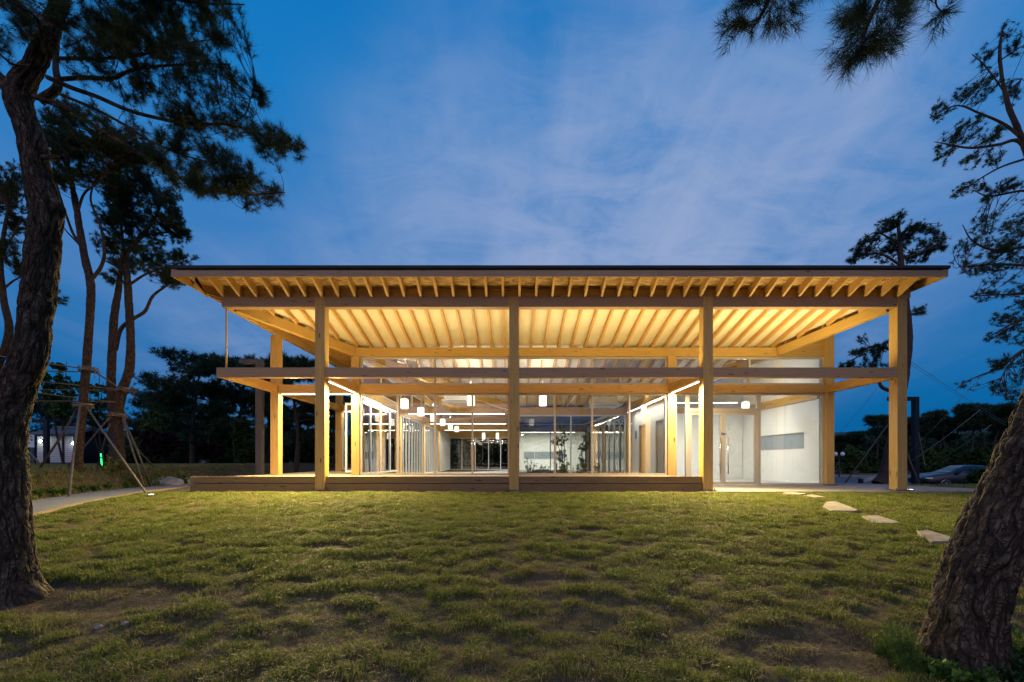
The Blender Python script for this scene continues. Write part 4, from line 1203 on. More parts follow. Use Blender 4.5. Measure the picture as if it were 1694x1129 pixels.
def trunk_mesh(name, pts, rad, m, parent, base, seg=14, step=.12, rough=.0, bumps=()):
    """round trunk through points with real bark relief: rough is the relief in metres; bumps are knots (x, y, z, radius, height)"""
    q = catmull(np.column_stack([pts, rad]), 10)
    d = np.r_[0, np.cumsum(np.linalg.norm(np.diff(q[:, :3], axis=0), axis=1))]
    s = np.arange(0, d[-1], step); s = np.r_[s, d[-1]]
    c = np.stack([np.interp(s, d, q[:, i]) for i in range(4)], 1)
    t = np.gradient(c[:, :3], axis=0); t /= np.linalg.norm(t, axis=1)[:, None]
    ref = np.zeros_like(t); r0 = np.cross(t[0], [0.0, 1.0, .05]); r0 /= np.linalg.norm(r0)
    for i in range(len(t)):
        r0 = r0 - t[i]*(r0@t[i]); r0 /= np.linalg.norm(r0); ref[i] = r0
    bi = np.cross(t, ref)
    ang = np.arange(seg)*2*np.pi/seg
    A, Sg = np.meshgrid(ang, s)
    R = np.repeat(c[:, 3:4], seg, 1)
    nrm = ref[:, None, :]*np.cos(A)[..., None] + bi[:, None, :]*np.sin(A)[..., None]
    if rough:
        U = np.cos(A)*R; Wv = np.sin(A)*R
        lump = fbm(U*5+3, Wv*5, Sg*3, oct=3)-.5
        fis = np.abs(fbm(U*24+7, Wv*24, Sg*7.0, oct=3)-.5)*2
        R = R + rough*2.2*lump - rough*1.3*np.exp(-fis*7) + rough*.5*(vnoise(U*60, Wv*60, Sg*30)-.5)
    Vt = c[:, None, :3] + nrm*R[..., None]
    for (bx, by, bz, br, bh) in bumps:
        dist = np.linalg.norm(Vt - np.array([bx, by, bz]), axis=-1)
        Vt = Vt + nrm*(bh*np.exp(-(dist/br)**2))[..., None]
    V = (Vt - base).reshape(-1, 3)
    n = len(s)
    I, J = np.meshgrid(np.arange(seg), np.arange(n-1)); I, J = I.ravel(), J.ravel(); I2 = (I+1) % seg
    Fq = np.stack([J*seg+I, J*seg+I2, (J+1)*seg+I2, (J+1)*seg+I], 1)
    cr = 2*np.pi*np.mean(c[:, 3])/seg
    uv = np.stack([np.stack([I*cr, s[J]], -1), np.stack([(I+1)*cr, s[J]], -1), np.stack([(I+1)*cr, s[J+1]], -1), np.stack([I*cr, s[J+1]], -1)], 1)
    return link(name, mesh_np(name, V, Fq, m, smooth=True, uv=uv.reshape(-1, 2)), parent), c

def crown_mesh(name, pads, bones, parent, base, r, sprig=1.0, per=6, L_=.10, nn=34, w=.003, mats=None, twig=.006, leaf=False, sag=.06, lo=.35, hi=1.25, up=.35):
    """foliage: each pad (centre, radii, weight) is filled with sprigs that grow from the nearest wood; shoots sit along each sprig's outer half"""
    tg, wt = [], []
    for (c, rad, dens) in pads:
        n = max(3, int(dens*sprig))
        u = r.normal(size=(n, 3)); u /= np.linalg.norm(u, axis=1)[:, None]
        k = r.random(n)**.42
        tg.append(np.asarray(c) + u*k[:, None]*np.asarray(rad))
    tg = np.concatenate(tg)
    bones = np.asarray(bones)
    m = len(tg)
    near = np.empty(m, int)
    for i in range(0, m, 400):
        dd = np.linalg.norm(tg[i:i+400, None, :]-bones[None, :, :], axis=-1)
        near[i:i+400] = np.argmin(dd*(1+.25*r.random(dd.shape)), axis=1)
    st = bones[near]
    k = 6
    tt = np.linspace(0, 1, k)[None, :, None]
    ln = np.linalg.norm(tg-st, axis=1)
    mid = np.sin(tt*np.pi)
    wob = r.normal(size=(m, 1, 3))*ln[:, None, None]*.10
    lines = st[:, None, :]*(1-tt) + tg[:, None, :]*tt + wob*mid - np.array([0, 0, 1.0])*(mid*ln[:, None, None]*sag)
    tw = np.clip(.006+.012*ln, .3*twig, None)[:, None]*np.linspace(1, .28, k)[None, :]*(twig/.006)*.5
    TV, TF = thin_tubes(lines, tw)
    # shoots
    pos = r.uniform(.38, 1.0, (m, per)); pos[:, 0] = 1.0
    f = pos*(k-1); i0 = np.clip(np.floor(f).astype(int), 0, k-2); fr = (f-i0)[..., None]
    ar = np.arange(m)[:, None]
    p = lines[ar, i0]*(1-fr) + lines[ar, i0+1]*fr
    d = lines[ar, i0+1]-lines[ar, i0]
    d = d/(np.linalg.norm(d, axis=-1, keepdims=True)+1e-9) + r.normal(size=d.shape)*.55 + np.array([0, 0, up])
    d /= np.linalg.norm(d, axis=-1, keepdims=True)
    off = L_*r.uniform(.2, 1.0, (m, per, 1))
    p = p + d*off*(pos[..., None] < 1)
    p, d = p.reshape(-1, 3), d.reshape(-1, 3)
    Lr = L_*r.uniform(.7, 1.2, len(p))
    NV = needle_tris(p, d, Lr, nn, w, r, lo, hi)
    if leaf:
        # leaf blades: widen towards the middle by using kite quads
        q = NV.reshape(-1, 3, 3); b0 = (q[:, 0]+q[:, 1])/2; tip = q[:, 2]; sd = (q[:, 1]-q[:, 0])
        mdl = (b0+tip)/2
        NVq = np.stack([b0, mdl+sd, tip, mdl-sd], 1).reshape(-1, 3)
        o = np.arange(len(NVq)//4)[:, None]*4
        NF = np.concatenate([o+np.array([0, 1, 2]), o+np.array([0, 2, 3])], 0); NV = NVq
    else:
        NF = np.arange(len(NV)).reshape(-1, 3)
    V = np.concatenate([TV, NV])-base
    Fc = np.concatenate([TF, NF+len(TV)])
    mi = np.r_[np.zeros(len(TF), int), np.ones(len(NF), int)]
    return link(name, mesh_np(name, V, Fc, mats or [M['twig'], M['needles']], mi=mi), parent)

def img_line(lst, Y, dY=0.0):
    """photo-traced line (px, py, half width px[, depth offset]) -> points and radii at depth Y"""
    P3, R = [], []
    for q in lst:
        y = Y + (q[3] if len(q) > 3 else 0.0) + dY
        P3.append(P(q[0], q[1], y)); R.append(q[2]*y/F*F/math.hypot(F, q[0]-847))
    return np.array(P3), np.array(R)
def build_tree(name, label, group, Y, trunk, limbs, pads, seed, bark_m, cat='tree', depth=.9, seg=16, step=.12, rough=0.0, bumps=(), limb_depth=0.0, extra_trunks=(), stub=None, **kw):
    r = np.random.default_rng(seed)
    tp, tr = img_line(trunk, Y)
    base = tp[0].copy()
    g = float(T(base[0], base[1])); 
    t = thing(name, label, cat, base, 0, group)
    bl = [P(q[0], q[1], Y).tolist() + [q[2]*Y/F, q[3]*Y/F] for q in bumps]
    _, c = trunk_mesh('trunk', tp, tr, bark_m, t, base, seg, step, rough, bl)
    bones = [c[len(c)//3:, :3]]
    for et in extra_trunks:
        p2, r2 = img_line(et, Y)
        _, c2 = trunk_mesh('trunk', p2, r2, bark_m, t, base, seg, step, rough)
        bones.append(c2[len(c2)//3:, :3])
    for lb in limbs:
        p2, r2 = img_line(lb, Y)
        _, c2 = trunk_mesh('limb', p2, r2, bark_m, t, base, 7, step*.8)
        bones.append(c2[len(c2)//3:, :3])
    pp = []
    for q in pads:
        cx, cy, rx, rz, dens = q[:5]; dy = q[5] if len(q) > 5 else r.uniform(-depth*.5, depth*.5)
        y = Y + dy
        cs = (F/math.hypot(F, cx-847))**.6; pp.append((P(cx, cy, y), (rx*y/F*cs, max(rx*y/F*.6, .12)*cs, rz*y/F), dens))
    crown_mesh('crown', pp, np.concatenate(bones), t, base, r, **kw)
    return t

# --- the old pine at the left edge
build_tree('pine_tree', 'big old pine at the left edge with a thick forked trunk and long needled boughs', 'old pines framing the lawn', 3.90,
    [(32, 1016, 92), (28, 988, 66), (24, 955, 49), (20, 900, 41), (17, 800, 36), (15, 720, 34), (28, 650, 34), (46, 600, 34), (55, 560, 33), (60, 500, 33), (70, 430, 31), (74, 350, 32), (60, 280, 28), (49, 220, 26), (32, 178, 27), (34, 145, 26), (55, 112, 22), (75, 72, 19), (90, 30, 17), (100, -10, 16), (106, -120, 13), (96, -260, 9), (110, -420, 5)],
    [[(30, 160, 19), (2, 134, 16), (-30, 95, 14), (-60, 20, 11), (-70, -90, 8), (-60, -220, 5)],
     [(66, 168, 11, .25), (95, 145, 9, .3), (92, 110, 6, .35), (96, 60, 4, .4)],
     [(78, 128, 5.5), (120, 146, 5), (160, 160, 4.6), (223, 186, 4), (316, 206, 3), (376, 206, 2.4), (446, 227, 1.6), (506, 249, .8)],
     [(56, 160, 6), (112, 182, 5.5), (186, 227, 4.8), (260, 271, 3.8), (327, 309, 2.8), (400, 322, 1.8), (472, 319, .8)],
     [(92, 132, 5, .25), (140, 129, 4.6, .25), (186, 130, 4, .25), (223, 115, 3.4, .25), (290, 108, 2.4, .25), (380, 106, .9, .25)],
     [(98, 97, 4), (167, 97, 3.2), (230, 92, 2.4), (298, 74, 1.8), (370, 63, .8)],
     [(100, -10, 6, .1), (160, -30, 5, .1), (240, -12, 4, .1), (320, 4, 2.6, .1), (405, 8, .9, .1)],
     [(99, 156, 3.6), (160, 182, 3.2), (208, 208, 2.6), (257, 238, 2.0), (320, 262, 1.4), (390, 278, .8)],
     [(52, 110, 3, -.1), (20, 106, 2.6, -.1), (-10, 80, 2, -.15)],
     [(72, 85, 4, -.2), (60, 30, 3, -.4), (10, 0, 2, -.5)],
     [(376, 206, 1.4), (405, 190, 1.2), (414, 165, 1), (424, 138, .7)],
     [(104, -60, 6, .2), (180, -110, 5, .3), (280, -90, 3.5, .4), (380, -60, 1.5, .4)],
     [(72, 262, 7, -.02), (88, 261, 6, -.04), (103, 262, 4.5, -.05)]],
    [(180, 5, 62, 38, 30), (255, 12, 62, 34, 30), (325, 10, 50, 25, 22), (380, 10, 26, 14, 10), (215, -60, 120, 40, 50), (330, -60, 70, 30, 24), (130, 25, 40, 40, 20),
     (200, 58, 60, 36, 30), (265, 62, 52, 30, 26), (322, 52, 46, 24, 20), (362, 62, 20, 12, 8), (150, 75, 45, 30, 20),
     (240, 100, 52, 26, 24), (300, 97, 46, 24, 20), (348, 104, 32, 16, 12), (215, 138, 44, 22, 16), (325, 148, 42, 15, 14), (355, 156, 18, 10, 6), (270, 165, 30, 14, 8),
     (325, 205, 55, 22, 22), (395, 207, 48, 28, 24), (437, 233, 42, 22, 20), (478, 248, 30, 14, 12), (424, 165, 13, 26, 8), (300, 188, 30, 14, 8),
     (300, 292, 45, 22, 20), (348, 312, 50, 20, 22), (408, 316, 44, 20, 20), (448, 324, 24, 13, 10), (250, 258, 32, 13, 8),
     (288, 236, 46, 24, 20), (340, 262, 46, 24, 20), (385, 277, 40, 20, 18), (228, 216, 24, 14, 6),
     (140, 118, 34, 24, 10), (30, 20, 50, 35, 20), (0, 90, 26, 18, 8), (-20, -40, 70, 50, 24), (10, 60, 30, 20, 8), (60, -60, 80, 40, 24), (150, 190, 30, 16, 6)],
    11, M['bark'], depth=.8, seg=72, step=.022, rough=.017, bumps=[(106, 342, 16, 15), (4, 566, 18, 12), (92, 505, 14, 8), (84, 245, 13, 14), (52, 415, 16, 6)],
    sprig=1.15, per=7, L_=.078, nn=30, w=.0028, twig=.0042)

# --- the leaning pine at the right edge, with boughs that hang back into the picture
RY = 2.88
build_tree('pine_tree', 'leaning old pine at the right edge with deeply furrowed dark bark', 'old pines framing the lawn', RY,
    [(1588, 1122, 118), (1592, 1082, 86), (1600, 1030, 72), (1610, 980, 70), (1626, 930, 71), (1652, 870, 71), (1680, 820, 70), (1706, 765, 69), (1731, 700, 65), (1757, 620, 60), (1775, 500, 50), (1790, 350, 45), (1790, 180, 38), (1770, 0, 32), (1740, -160, 26), (1735, -330, 18), (1750, -500, 8)],
    [[(1745, -150, 15), (1690, -190, 13), (1600, -170, 11), (1520, -110, 8), (1470, -30, 6), (1436, 40, 4, 0), (1420, 95, 1.6, 0)],
     [(1600, -170, 9), (1480, -200, 8), (1370, -140, 6.5), (1300, -50, 5), (1262, 20, 3), (1240, 55, 1.4)],
     [(1560, -140, 5), (1562, -60, 4), (1548, 0, 2), (1557, 20, 1)]],
    [(1262, 18, 66, 42, 24, .05), (1220, 22, 26, 26, 9, 0), (1318, 12, 28, 30, 10, .1), (1250, -40, 80, 30, 20, .1),
     (1440, 40, 62, 44, 26, 0), (1420, 84, 46, 26, 15, .05), (1480, 50, 38, 36, 14, -.1), (1390, 60, 30, 34, 10, .1), (1460, -30, 90, 40, 24, .1), (1496, 10, 26, 24, 8, 0),
     (1555, 18, 9, 16, 2, 0)],
    23, M['bark'], depth=.5, seg=110, step=.016, rough=.020, bumps=[(1668, 742, 22, 8), (1560, 1000, 20, 5)], sprig=.62, per=6, L_=.12, nn=30, w=.0025, twig=.004, up=.0, sag=-.05, hi=1.1)

# --- pines on the bank, left
build_tree('pine_tree', 'slender red barked pine on the bank, braced by three poles, with one curling branch', 'pines on the bank', 11.0,
    [(126, 783, 12.00), (130, 740, 9.20), (140, 640, 8.40), (149, 520, 8.16), (150, 470, 8.00), (141, 430, 7.60), (132, 380, 7.20), (126, 342, 6.40), (118, 300, 5.60), (111, 270, 4.80), (114, 220, 3.20), (118, 180, 2.00)],
    [[(150, 465, 4.40), (168, 440, 3.60), (173, 410, 3.20), (165, 370, 2.72), (150, 330, 2.08), (160, 290, 1.20)],
     [(130, 400, 3.20), (118, 380, 2.72), (95, 310, 2.08), (88, 270, 1.20)],
     [(128, 352, 3.20), (140, 320, 2.40), (165, 300, 1.76), (200, 260, 1.04)],
     [(136, 410, 2.40), (112, 385, 1.60), (100, 370, 0.96)]],
    [(118, 190, 45, 24, 20), (165, 225, 55, 28, 30), (195, 255, 50, 25, 26), (110, 235, 40, 24, 18), (165, 290, 42, 18, 16), (220, 235, 40, 20, 16), (60, 240, 34, 20, 12), (90, 285, 30, 18, 12), (140, 255, 45, 20, 18), (255, 262, 28, 14, 8), (100, 215, 60, 30, 22)],
    31, M['bark_red'], depth=1.6, seg=16, step=.06, rough=.008, sprig=2.3, per=7, L_=.13, nn=24, w=.0105, twig=.008)
build_tree('pine_tree', 'twin stemmed red barked pine on the bank nearest the pavilion roof', 'pines on the bank', 12.6,
    [(199, 774, 11.48), (197, 740, 10.25), (195, 690, 9.43), (203, 645, 9.02), (214, 610, 8.61), (216, 560, 7.79), (213, 500, 7.38), (210, 455, 6.72), (207, 425, 6.15), (222, 405, 4.92), (239, 385, 4.10), (256, 362, 2.87), (268, 330, 1.64)],
    [[(191, 580, 4.51), (200, 545, 4.10), (220, 528, 3.77), (240, 515, 3.28), (253, 490, 2.79), (277, 472, 1.97), (290, 462, 0.98)],
     [(207, 428, 4.10), (203, 400, 3.28), (200, 370, 2.46), (190, 330, 1.64)],
     [(210, 455, 3.28), (190, 440, 2.05), (170, 430, 1.15)],
     [(216, 470, 2.87), (245, 452, 2.13), (285, 440, 1.23), (310, 430, 0.66)],
     [(240, 388, 2.46), (275, 385, 1.64), (310, 388, 0.82)]],
    [(200, 322, 50, 26, 26), (235, 305, 48, 28, 26), (268, 345, 42, 24, 22), (238, 395, 48, 26, 24), (288, 388, 28, 15, 12), (300, 425, 24, 9, 7), (214, 438, 46, 15, 14), (270, 445, 36, 13, 12), (178, 398, 32, 20, 14), (205, 275, 58, 28, 28), (285, 325, 24, 14, 8), (225, 355, 50, 20, 22), (180, 360, 34, 22, 14), (250, 420, 40, 12, 12), (190, 460, 22, 10, 5), (290, 470, 24, 10, 6)],
    37, M['bark_red'], depth=1.7, seg=16, step=.06, rough=.008,
    extra_trunks=[[(190, 768, 10, .5), (188, 700, 9, .5), (184, 640, 8.5, .5), (185, 590, 8, .5), (189, 525, 7.5, .5), (196, 480, 6, .5), (200, 440, 4, .4), (205, 400, 2.5, .3)]],
    sprig=2.3, per=7, L_=.13, nn=24, w=.0105, twig=.008)
build_tree('pine_tree', 'crooked thin pine half hidden behind the big left trunk', 'pines on the bank', 12.0,
    [(-20, 790, 11), (-16, 700, 10), (-8, 620, 9), (9, 575, 8.5), (15, 540, 8), (7, 500, 7), (1, 440, 6), (6, 390, 4.5), (14, 340, 3)],
    [[(4, 480, 3), (22, 465, 2.2), (36, 458, 1)], [(3, 420, 3), (25, 385, 2), (36, 360, 1)], [(-1, 430, 3), (-30, 380, 2), (-50, 350, 1)]],
    [(14, 325, 32, 26, 18), (28, 372, 24, 18, 12), (8, 410, 26, 16, 12), (-30, 350, 40, 30, 16), (95, 495, 16, 12, 5), (35, 440, 20, 12, 5), (15, 285, 36, 22, 14)],
    41, M['bark_red'], depth=1.4, seg=12, step=.08, rough=.006, sprig=2.3, per=7, L_=.13, nn=24, w=.0105, twig=.008)

# --- pine just outside the right edge whose boughs reach in
build_tree('pine_tree', 'tall pine beyond the right edge with airy boughs reaching over the roof corner', None, 8.6,
    [(1790, 835, 20.28), (1785, 700, 17.94), (1770, 560, 15.60), (1745, 430, 13.26), (1712, 290, 10.14), (1688, 223, 7.02), (1668, 175, 5.46), (1655, 110, 3.90), (1656, 60, 2.65), (1662, 38, 1.17)],
    [[(1715, 300, 4.68), (1688, 236, 4.29), (1650, 240, 3.51), (1603, 245, 2.50), (1546, 235, 0.78)],
     [(1690, 228, 3.90), (1660, 205, 3.12), (1621, 188, 2.34), (1582, 175, 1.56), (1538, 195, 0.70)],
     [(1700, 262, 3.12), (1660, 275, 2.34), (1631, 290, 1.87), (1600, 310, 1.25), (1571, 328, 0.62)],
     [(1725, 330, 3.90), (1694, 316, 3.12), (1638, 325, 1.95), (1610, 315, 0.78)],
     [(1745, 430, 5.46), (1700, 410, 4.29), (1650, 415, 3.12), (1610, 400, 1.95), (1592, 372, 0.78)],
     [(1750, 450, 4.68), (1700, 440, 3.90), (1640, 438, 2.34), (1588, 442, 0.78)],
     [(1765, 540, 4.68), (1710, 490, 3.90), (1660, 488, 2.34), (1610, 490, 0.78)],
     [(1770, 570, 6.24), (1720, 570, 4.68), (1690, 582, 3.90), (1650, 610, 2.34), (1620, 622, 1.72), (1597, 632, 0.94), (1580, 646, 0.55)],
     [(1690, 584, 1.87), (1665, 610, 1.40), (1650, 640, 0.94), (1640, 655, 0.55)],
     [(1655, 100, 1.87), (1685, 80, 1.25), (1705, 70, 0.78)], [(1660, 150, 2.03), (1630, 110, 1.40), (1608, 90, 0.78)],
     [(1665, 165, 2.03), (1690, 130, 1.25)], [(1760, 520, 3.90), (1690, 530, 2.65), (1640, 555, 1.40)]],
    [(1662, 55, 14, 18, 6), (1625, 100, 22, 16, 8), (1684, 82, 20, 14, 8), (1640, 135, 28, 18, 10), (1590, 165, 26, 18, 10), (1558, 185, 20, 16, 8), (1610, 205, 36, 14, 12), (1675, 160, 26, 24, 12), (1570, 235, 32, 14, 10), (1640, 220, 36, 18, 12), (1560, 262, 20, 14, 6), (1600, 270, 26, 12, 7), (1640, 262, 30, 12, 8), (1580, 322, 18, 8, 6), (1612, 308, 20, 8, 6), (1640, 322, 26, 12, 8), (1680, 300, 26, 18, 10),
     (1620, 378, 34, 20, 16), (1660, 370, 40, 24, 20), (1600, 405, 24, 14, 8), (1650, 415, 46, 18, 20), (1685, 400, 34, 26, 18), (1605, 440, 26, 10, 8), (1650, 448, 40, 12, 14), (1625, 488, 26, 7, 7), (1670, 478, 36, 14, 14), (1690, 440, 30, 24, 16), (1660, 525, 36, 14, 12), (1690, 510, 26, 18, 12), (1650, 560, 28, 12, 9), (1685, 555, 26, 16, 10), (1668, 596, 26, 14, 9), (1650, 640, 16, 12, 6), (1685, 625, 20, 20, 8), (1590, 638, 14, 6, 3), (1680, 660, 22, 14, 7), (1640, 605, 14, 10, 4)],
    47, M['bark_dark'], depth=1.3, seg=14, step=.10, rough=.01, sprig=1.3, per=6, L_=.085, nn=22, w=.0062, twig=.006, mats=[M['bark_dark'], M['needles_far']])

# --- pine behind the right end of the pavilion
build_tree('pine_tree', 'pine behind the right end of the pavilion, its crown showing over the roof', None, 17.2,
    [(1456, 802, 17), (1464, 785, 12), (1473, 740, 10), (1484, 690, 9), (1494, 640, 8.4), (1501, 590, 8), (1503, 545, 7.5), (1497, 490, 6.6), (1491, 440, 5.6), (1489, 400, 4), (1486, 370, 2.5), (1490, 352, 1.2)],
    [[(1500, 590, 4), (1470, 578, 3.2), (1440, 574, 2.4), (1420, 590, 1.6), (1396, 602, .8)],
     [(1486, 650, 4.5), (1470, 646, 4.2), (1458, 640, 3.6), (1452, 625, 2.5), (1440, 600, 1.2)],
     [(1502, 525, 2.6), (1515, 518, 1.8), (1528, 516, .8)],
     [(1491, 440, 3), (1455, 420, 2), (1412, 425, .9)], [(1490, 430, 3), (1530, 415, 2), (1565, 395, .9)], [(1489, 405, 2.2), (1450, 385, 1.4), (1425, 400, .8)], [(1488, 400, 2), (1515, 375, 1.2), (1540, 370, .7)]],
    [(1488, 362, 14, 10, 7), (1465, 376, 22, 12, 10), (1520, 380, 28, 14, 13), (1545, 385, 18, 12, 7), (1440, 398, 26, 14, 12), (1490, 400, 34, 16, 16), (1535, 408, 28, 14, 12), (1420, 420, 20, 9, 8), (1465, 420, 36, 14, 14), (1515, 425, 36, 12, 12), (1560, 412, 10, 8, 3), (1408, 432, 10, 6, 4),
     (1432, 588, 32, 10, 12), (1400, 604, 14, 6, 5), (1455, 575, 22, 8, 7), (1440, 604, 30, 8, 8), (1517, 516, 16, 5, 5), (1420, 560, 14, 5, 2)],
    53, M['bark_dark'], depth=1.5, seg=14, step=.12, rough=.012, sprig=2.2, per=6, L_=.15, nn=20, w=.013, twig=.010, mats=[M['bark_dark'], M['needles_far']])

# --- generic pines for the middle distance and beyond
def generic_pine(label, group, seed, H, spread, tiers, loc, bare_h=.42, nn=14, sprig=1.0, w=.03, L_=.22, lean=0.0, mats=None, flat=.26, name='pine_tree', step=.4):
    r = np.random.default_rng(seed)
    base = np.asarray(loc, float)
    n = 7
    zs = np.linspace(0, H*.93, n)
    off = np.cumsum(r.normal(0, H*.016, (n, 2)), 0); off[0] = 0
    tp = np.column_stack([off[:, 0]+lean*zs, off[:, 1], zs-.15*(zs == 0)])
    tr = np.linspace(H*.024, H*.005, n)
    t = thing(name, label, 'tree', loc, 0, group)
    _, c = trunk_mesh('trunk', tp, tr, M['bark_dark'], t, np.zeros(3), 8, step)
    bones = [c[len(c)//3:, :3]]; pads = []
    for k in range(tiers):
        f = bare_h + (1-bare_h)*(k+.4)/tiers
        z = H*f
        i = np.argmin(abs(c[:, 2]-z)); p0 = c[i, :3]
        prof = math.sin(math.pi*(.18+.72*(f-bare_h)/(1-bare_h)))**.7
        for j in range(3 if k < tiers-1 else 2):
            a = r.uniform(0, 6.28); ln = spread*prof*r.uniform(.5, 1.05)
            e_ = p0 + np.array([math.cos(a)*ln, math.sin(a)*ln, ln*r.uniform(.0, .28)])
            pl = np.array([p0, p0*.5+e_*.5+np.array([0, 0, ln*.05]), e_])
            _, c2 = trunk_mesh('limb', pl, [H*.008, H*.005, H*.002], M['bark_dark'], t, np.zeros(3), 5, step)
            bones.append(c2[1:, :3])
            rr = spread*r.uniform(.28, .46)
            pads.append((e_, (rr, rr, rr*flat*r.uniform(.8, 1.5)), 10*r.uniform(.7, 1.3)))
            pads.append((p0*.45+e_*.55, (rr*.9, rr*.9, rr*flat), 7))
    pads.append((c[-1, :3], (spread*.3, spread*.3, spread*.18), 9))
    crown_mesh('crown', pads, np.concatenate(bones), t, np.zeros(3), r, sprig=sprig, per=6, L_=L_, nn=nn, w=w, twig=.012, mats=mats or [M['bark_dark'], M['needles_far']])
    return t
def ground_at(px, Y):
    x = (px-847)*Y/F
    return np.array([x, Y, float(T(x, Y))])
GL2 = 'dark pines behind the pavilion on the left'
def hgt(top_py, Y, g): return EYE + (762-top_py)*Y/F - g[2]
specs = [  # px, top py, depth, spread px, label
    (318, 584, 27, 76, 'broad dark pine left of the hanging rod, tallest of the row behind the bank'),
    (392, 590, 30, 66, 'dark pine behind the hanging rod, leaning slightly'),
    (440, 606, 33, 62, 'dark pine behind the brown steel post'),
    (489, 596, 25, 60, 'dark pine with a bare trunk seen between the porch posts at the open end'),
    (345, 640, 36, 60, 'dark distant pine low behind the broad one'),
    (262, 640, 40, 60, 'small dark pine right of the twin stemmed pine'),
    (40, 660, 46, 90, 'dark pine behind the tiled hut'),
    (150, 668, 50, 80, 'dark pine between hut and bank'),
    (545, 650, 34, 55, 'dark pine seen behind the left corner glass'),
]
for k, (px, top, Y, sp, lab) in enumerate(specs):
    g = ground_at(px, Y)
    generic_pine(lab, GL2, 100+k, hgt(top, Y, g), sp*Y/F, 7, g, bare_h=.30, nn=11, sprig=2.0, w=.035, L_=.30, lean=(.03 if k % 2 else -.02))
GR = 'pines along the road behind the car'
rs = np.random.default_rng(5)
proto = None
pr = [(1450, 690, 62), (1416, 716, 70), (1396, 722, 66), (1530, 694, 64), (1560, 680, 58), (1585, 676, 62), (1606, 672, 56), (1628, 676, 60), (1648, 672, 55), (1668, 674, 62), (1690, 668, 57), (1484, 700, 70), (1506, 694, 66), (1712, 676, 60), (1548, 700, 70), (1574, 705, 66), (1660, 700, 70)]
labs = ['closest to the right porch post', 'low one seen between the last two posts', 'lowest one beside the inner right post', 'left of the tall row over the car', 'first of the tall row over the car', 'second of the tall row over the car', 'third of the tall row over the car', 'fourth of the tall row over the car', 'fifth of the tall row over the car', 'sixth of the tall row over the car', 'just left of the leaning trunk', 'behind the last porch post', 'behind the black steel post', 'behind the leaning trunk', 'lower one behind the black steel post', 'lower one over the car roof', 'lower one over the car boot']
protos = []
for k, (px, top, Y) in enumerate(pr):
    g = ground_at(px, Y); h = hgt(top, Y, g)
    lab = 'flat topped roadside pine, ' + labs[k]
    if k in (0, 4, 7):
        protos.append((generic_pine(lab, GR, 200+k, h, h*.25, 3, g, bare_h=.66, nn=9, sprig=2.2, w=.07, L_=.55, step=1.0), h))
    else:
        p0, h0 = protos[k % len(protos)]
        copy_thing(p0, g, rs.uniform(0, 6.28), (h/h0*rs.uniform(.85, 1.15), h/h0, h/h0), lab)

# --- leafy shrubs and small trees
def leafy_tree(name, label, cat, group, seed, loc, H, sp, stems, dens, mats, L_=.12, w=.05, nn=10, round_=.8, bare_h=.25):
    r = np.random.default_rng(seed)
    t = thing(name, label, cat, loc, 0, group)
    bones, pads = [], []
    for k in range(stems):
        a = r.uniform(0, 6.28); e_ = np.array([math.cos(a)*sp*.55*r.uniform(.2, 1), math.sin(a)*sp*.55*r.uniform(.2, 1), H*r.uniform(.7, .98)])
        m_ = e_*.5 + r.normal(0, .04*H, 3)
        _, c = trunk_mesh('stem', np.array([[0, 0, -.1], m_, e_]), [H*.009, H*.006, H*.002], M['bark_dark'], t, np.zeros(3), 6, max(.1, H/12))
        bones.append(c[2:, :3])
        for q in range(3):
            f = r.uniform(bare_h, 1); p0 = c[min(len(c)-1, int(f*(len(c)-1))), :3]
            rr = sp*r.uniform(.28, .5)
            pads.append((p0+r.normal(0, .12*sp, 3)*np.array([1, 1, .4]), (rr, rr, rr*round_), dens))
    crown_mesh('crown', pads, np.concatenate(bones), t, np.zeros(3), r, per=6, L_=L_, nn=nn, w=w, leaf=True, mats=mats, twig=.006, hi=1.6, lo=.3)
    return t
LV, LD, LM, LY = [M['twig'], M['leaves']], [M['twig'], M['leaves_dark']], [M['twig'], M['leaves_maroon']], [M['twig'], M['leaves_yellow']]
def at_px(px, Y): return ground_at(px, Y)
g = at_px(105, 24); leafy_tree('small_tree', 'thin airy leafy tree seen between the left trunk and the red pine', 'tree', 'airy leafy trees beyond the bank', 61, g, hgt(592, 24, g), 1.5, 4, 10, LV, .16, .07, 6, .5, .45)
g = at_px(172, 26); leafy_tree('small_tree', 'thin airy leafy tree seen between the two red barked pines', 'tree', 'airy leafy trees beyond the bank', 62, g, hgt(598, 26, g), 1.4, 4, 10, LV, .16, .07, 6, .5, .45)
g = at_px(243, 24); leafy_tree('small_tree', 'pale green leafy tree right of the twin stemmed pine', 'tree', 'airy leafy trees beyond the bank', 63, g, hgt(655, 24, g), 1.5, 4, 9, LV, .15, .07, 6, .5, .4)
g = at_px(262, 20); leafy_tree('maroon_shrub', 'rounded dark maroon shrub behind the boulders on the bank', 'shrub', 'dark maroon shrubs', 64, g, hgt(716, 20, g), 1.1, 7, 16, LM, .14, .07, 8, .55, .4)
g = at_px(345, 26); leafy_tree('maroon_shrub', 'dark maroon shrub under the broad pine', 'shrub', 'dark maroon shrubs', 65, g, hgt(728, 26, g), 1.0, 6, 14, LM, .15, .08, 8, .5, .5)
g = at_px(402, 24); leafy_tree('columnar_shrub', 'tall upright green shrub left of the brown steel post', 'shrub', None, 66, g, hgt(684, 24, g), .72, 7, 24, LD, .12, .055, 8, 1.4, .15)
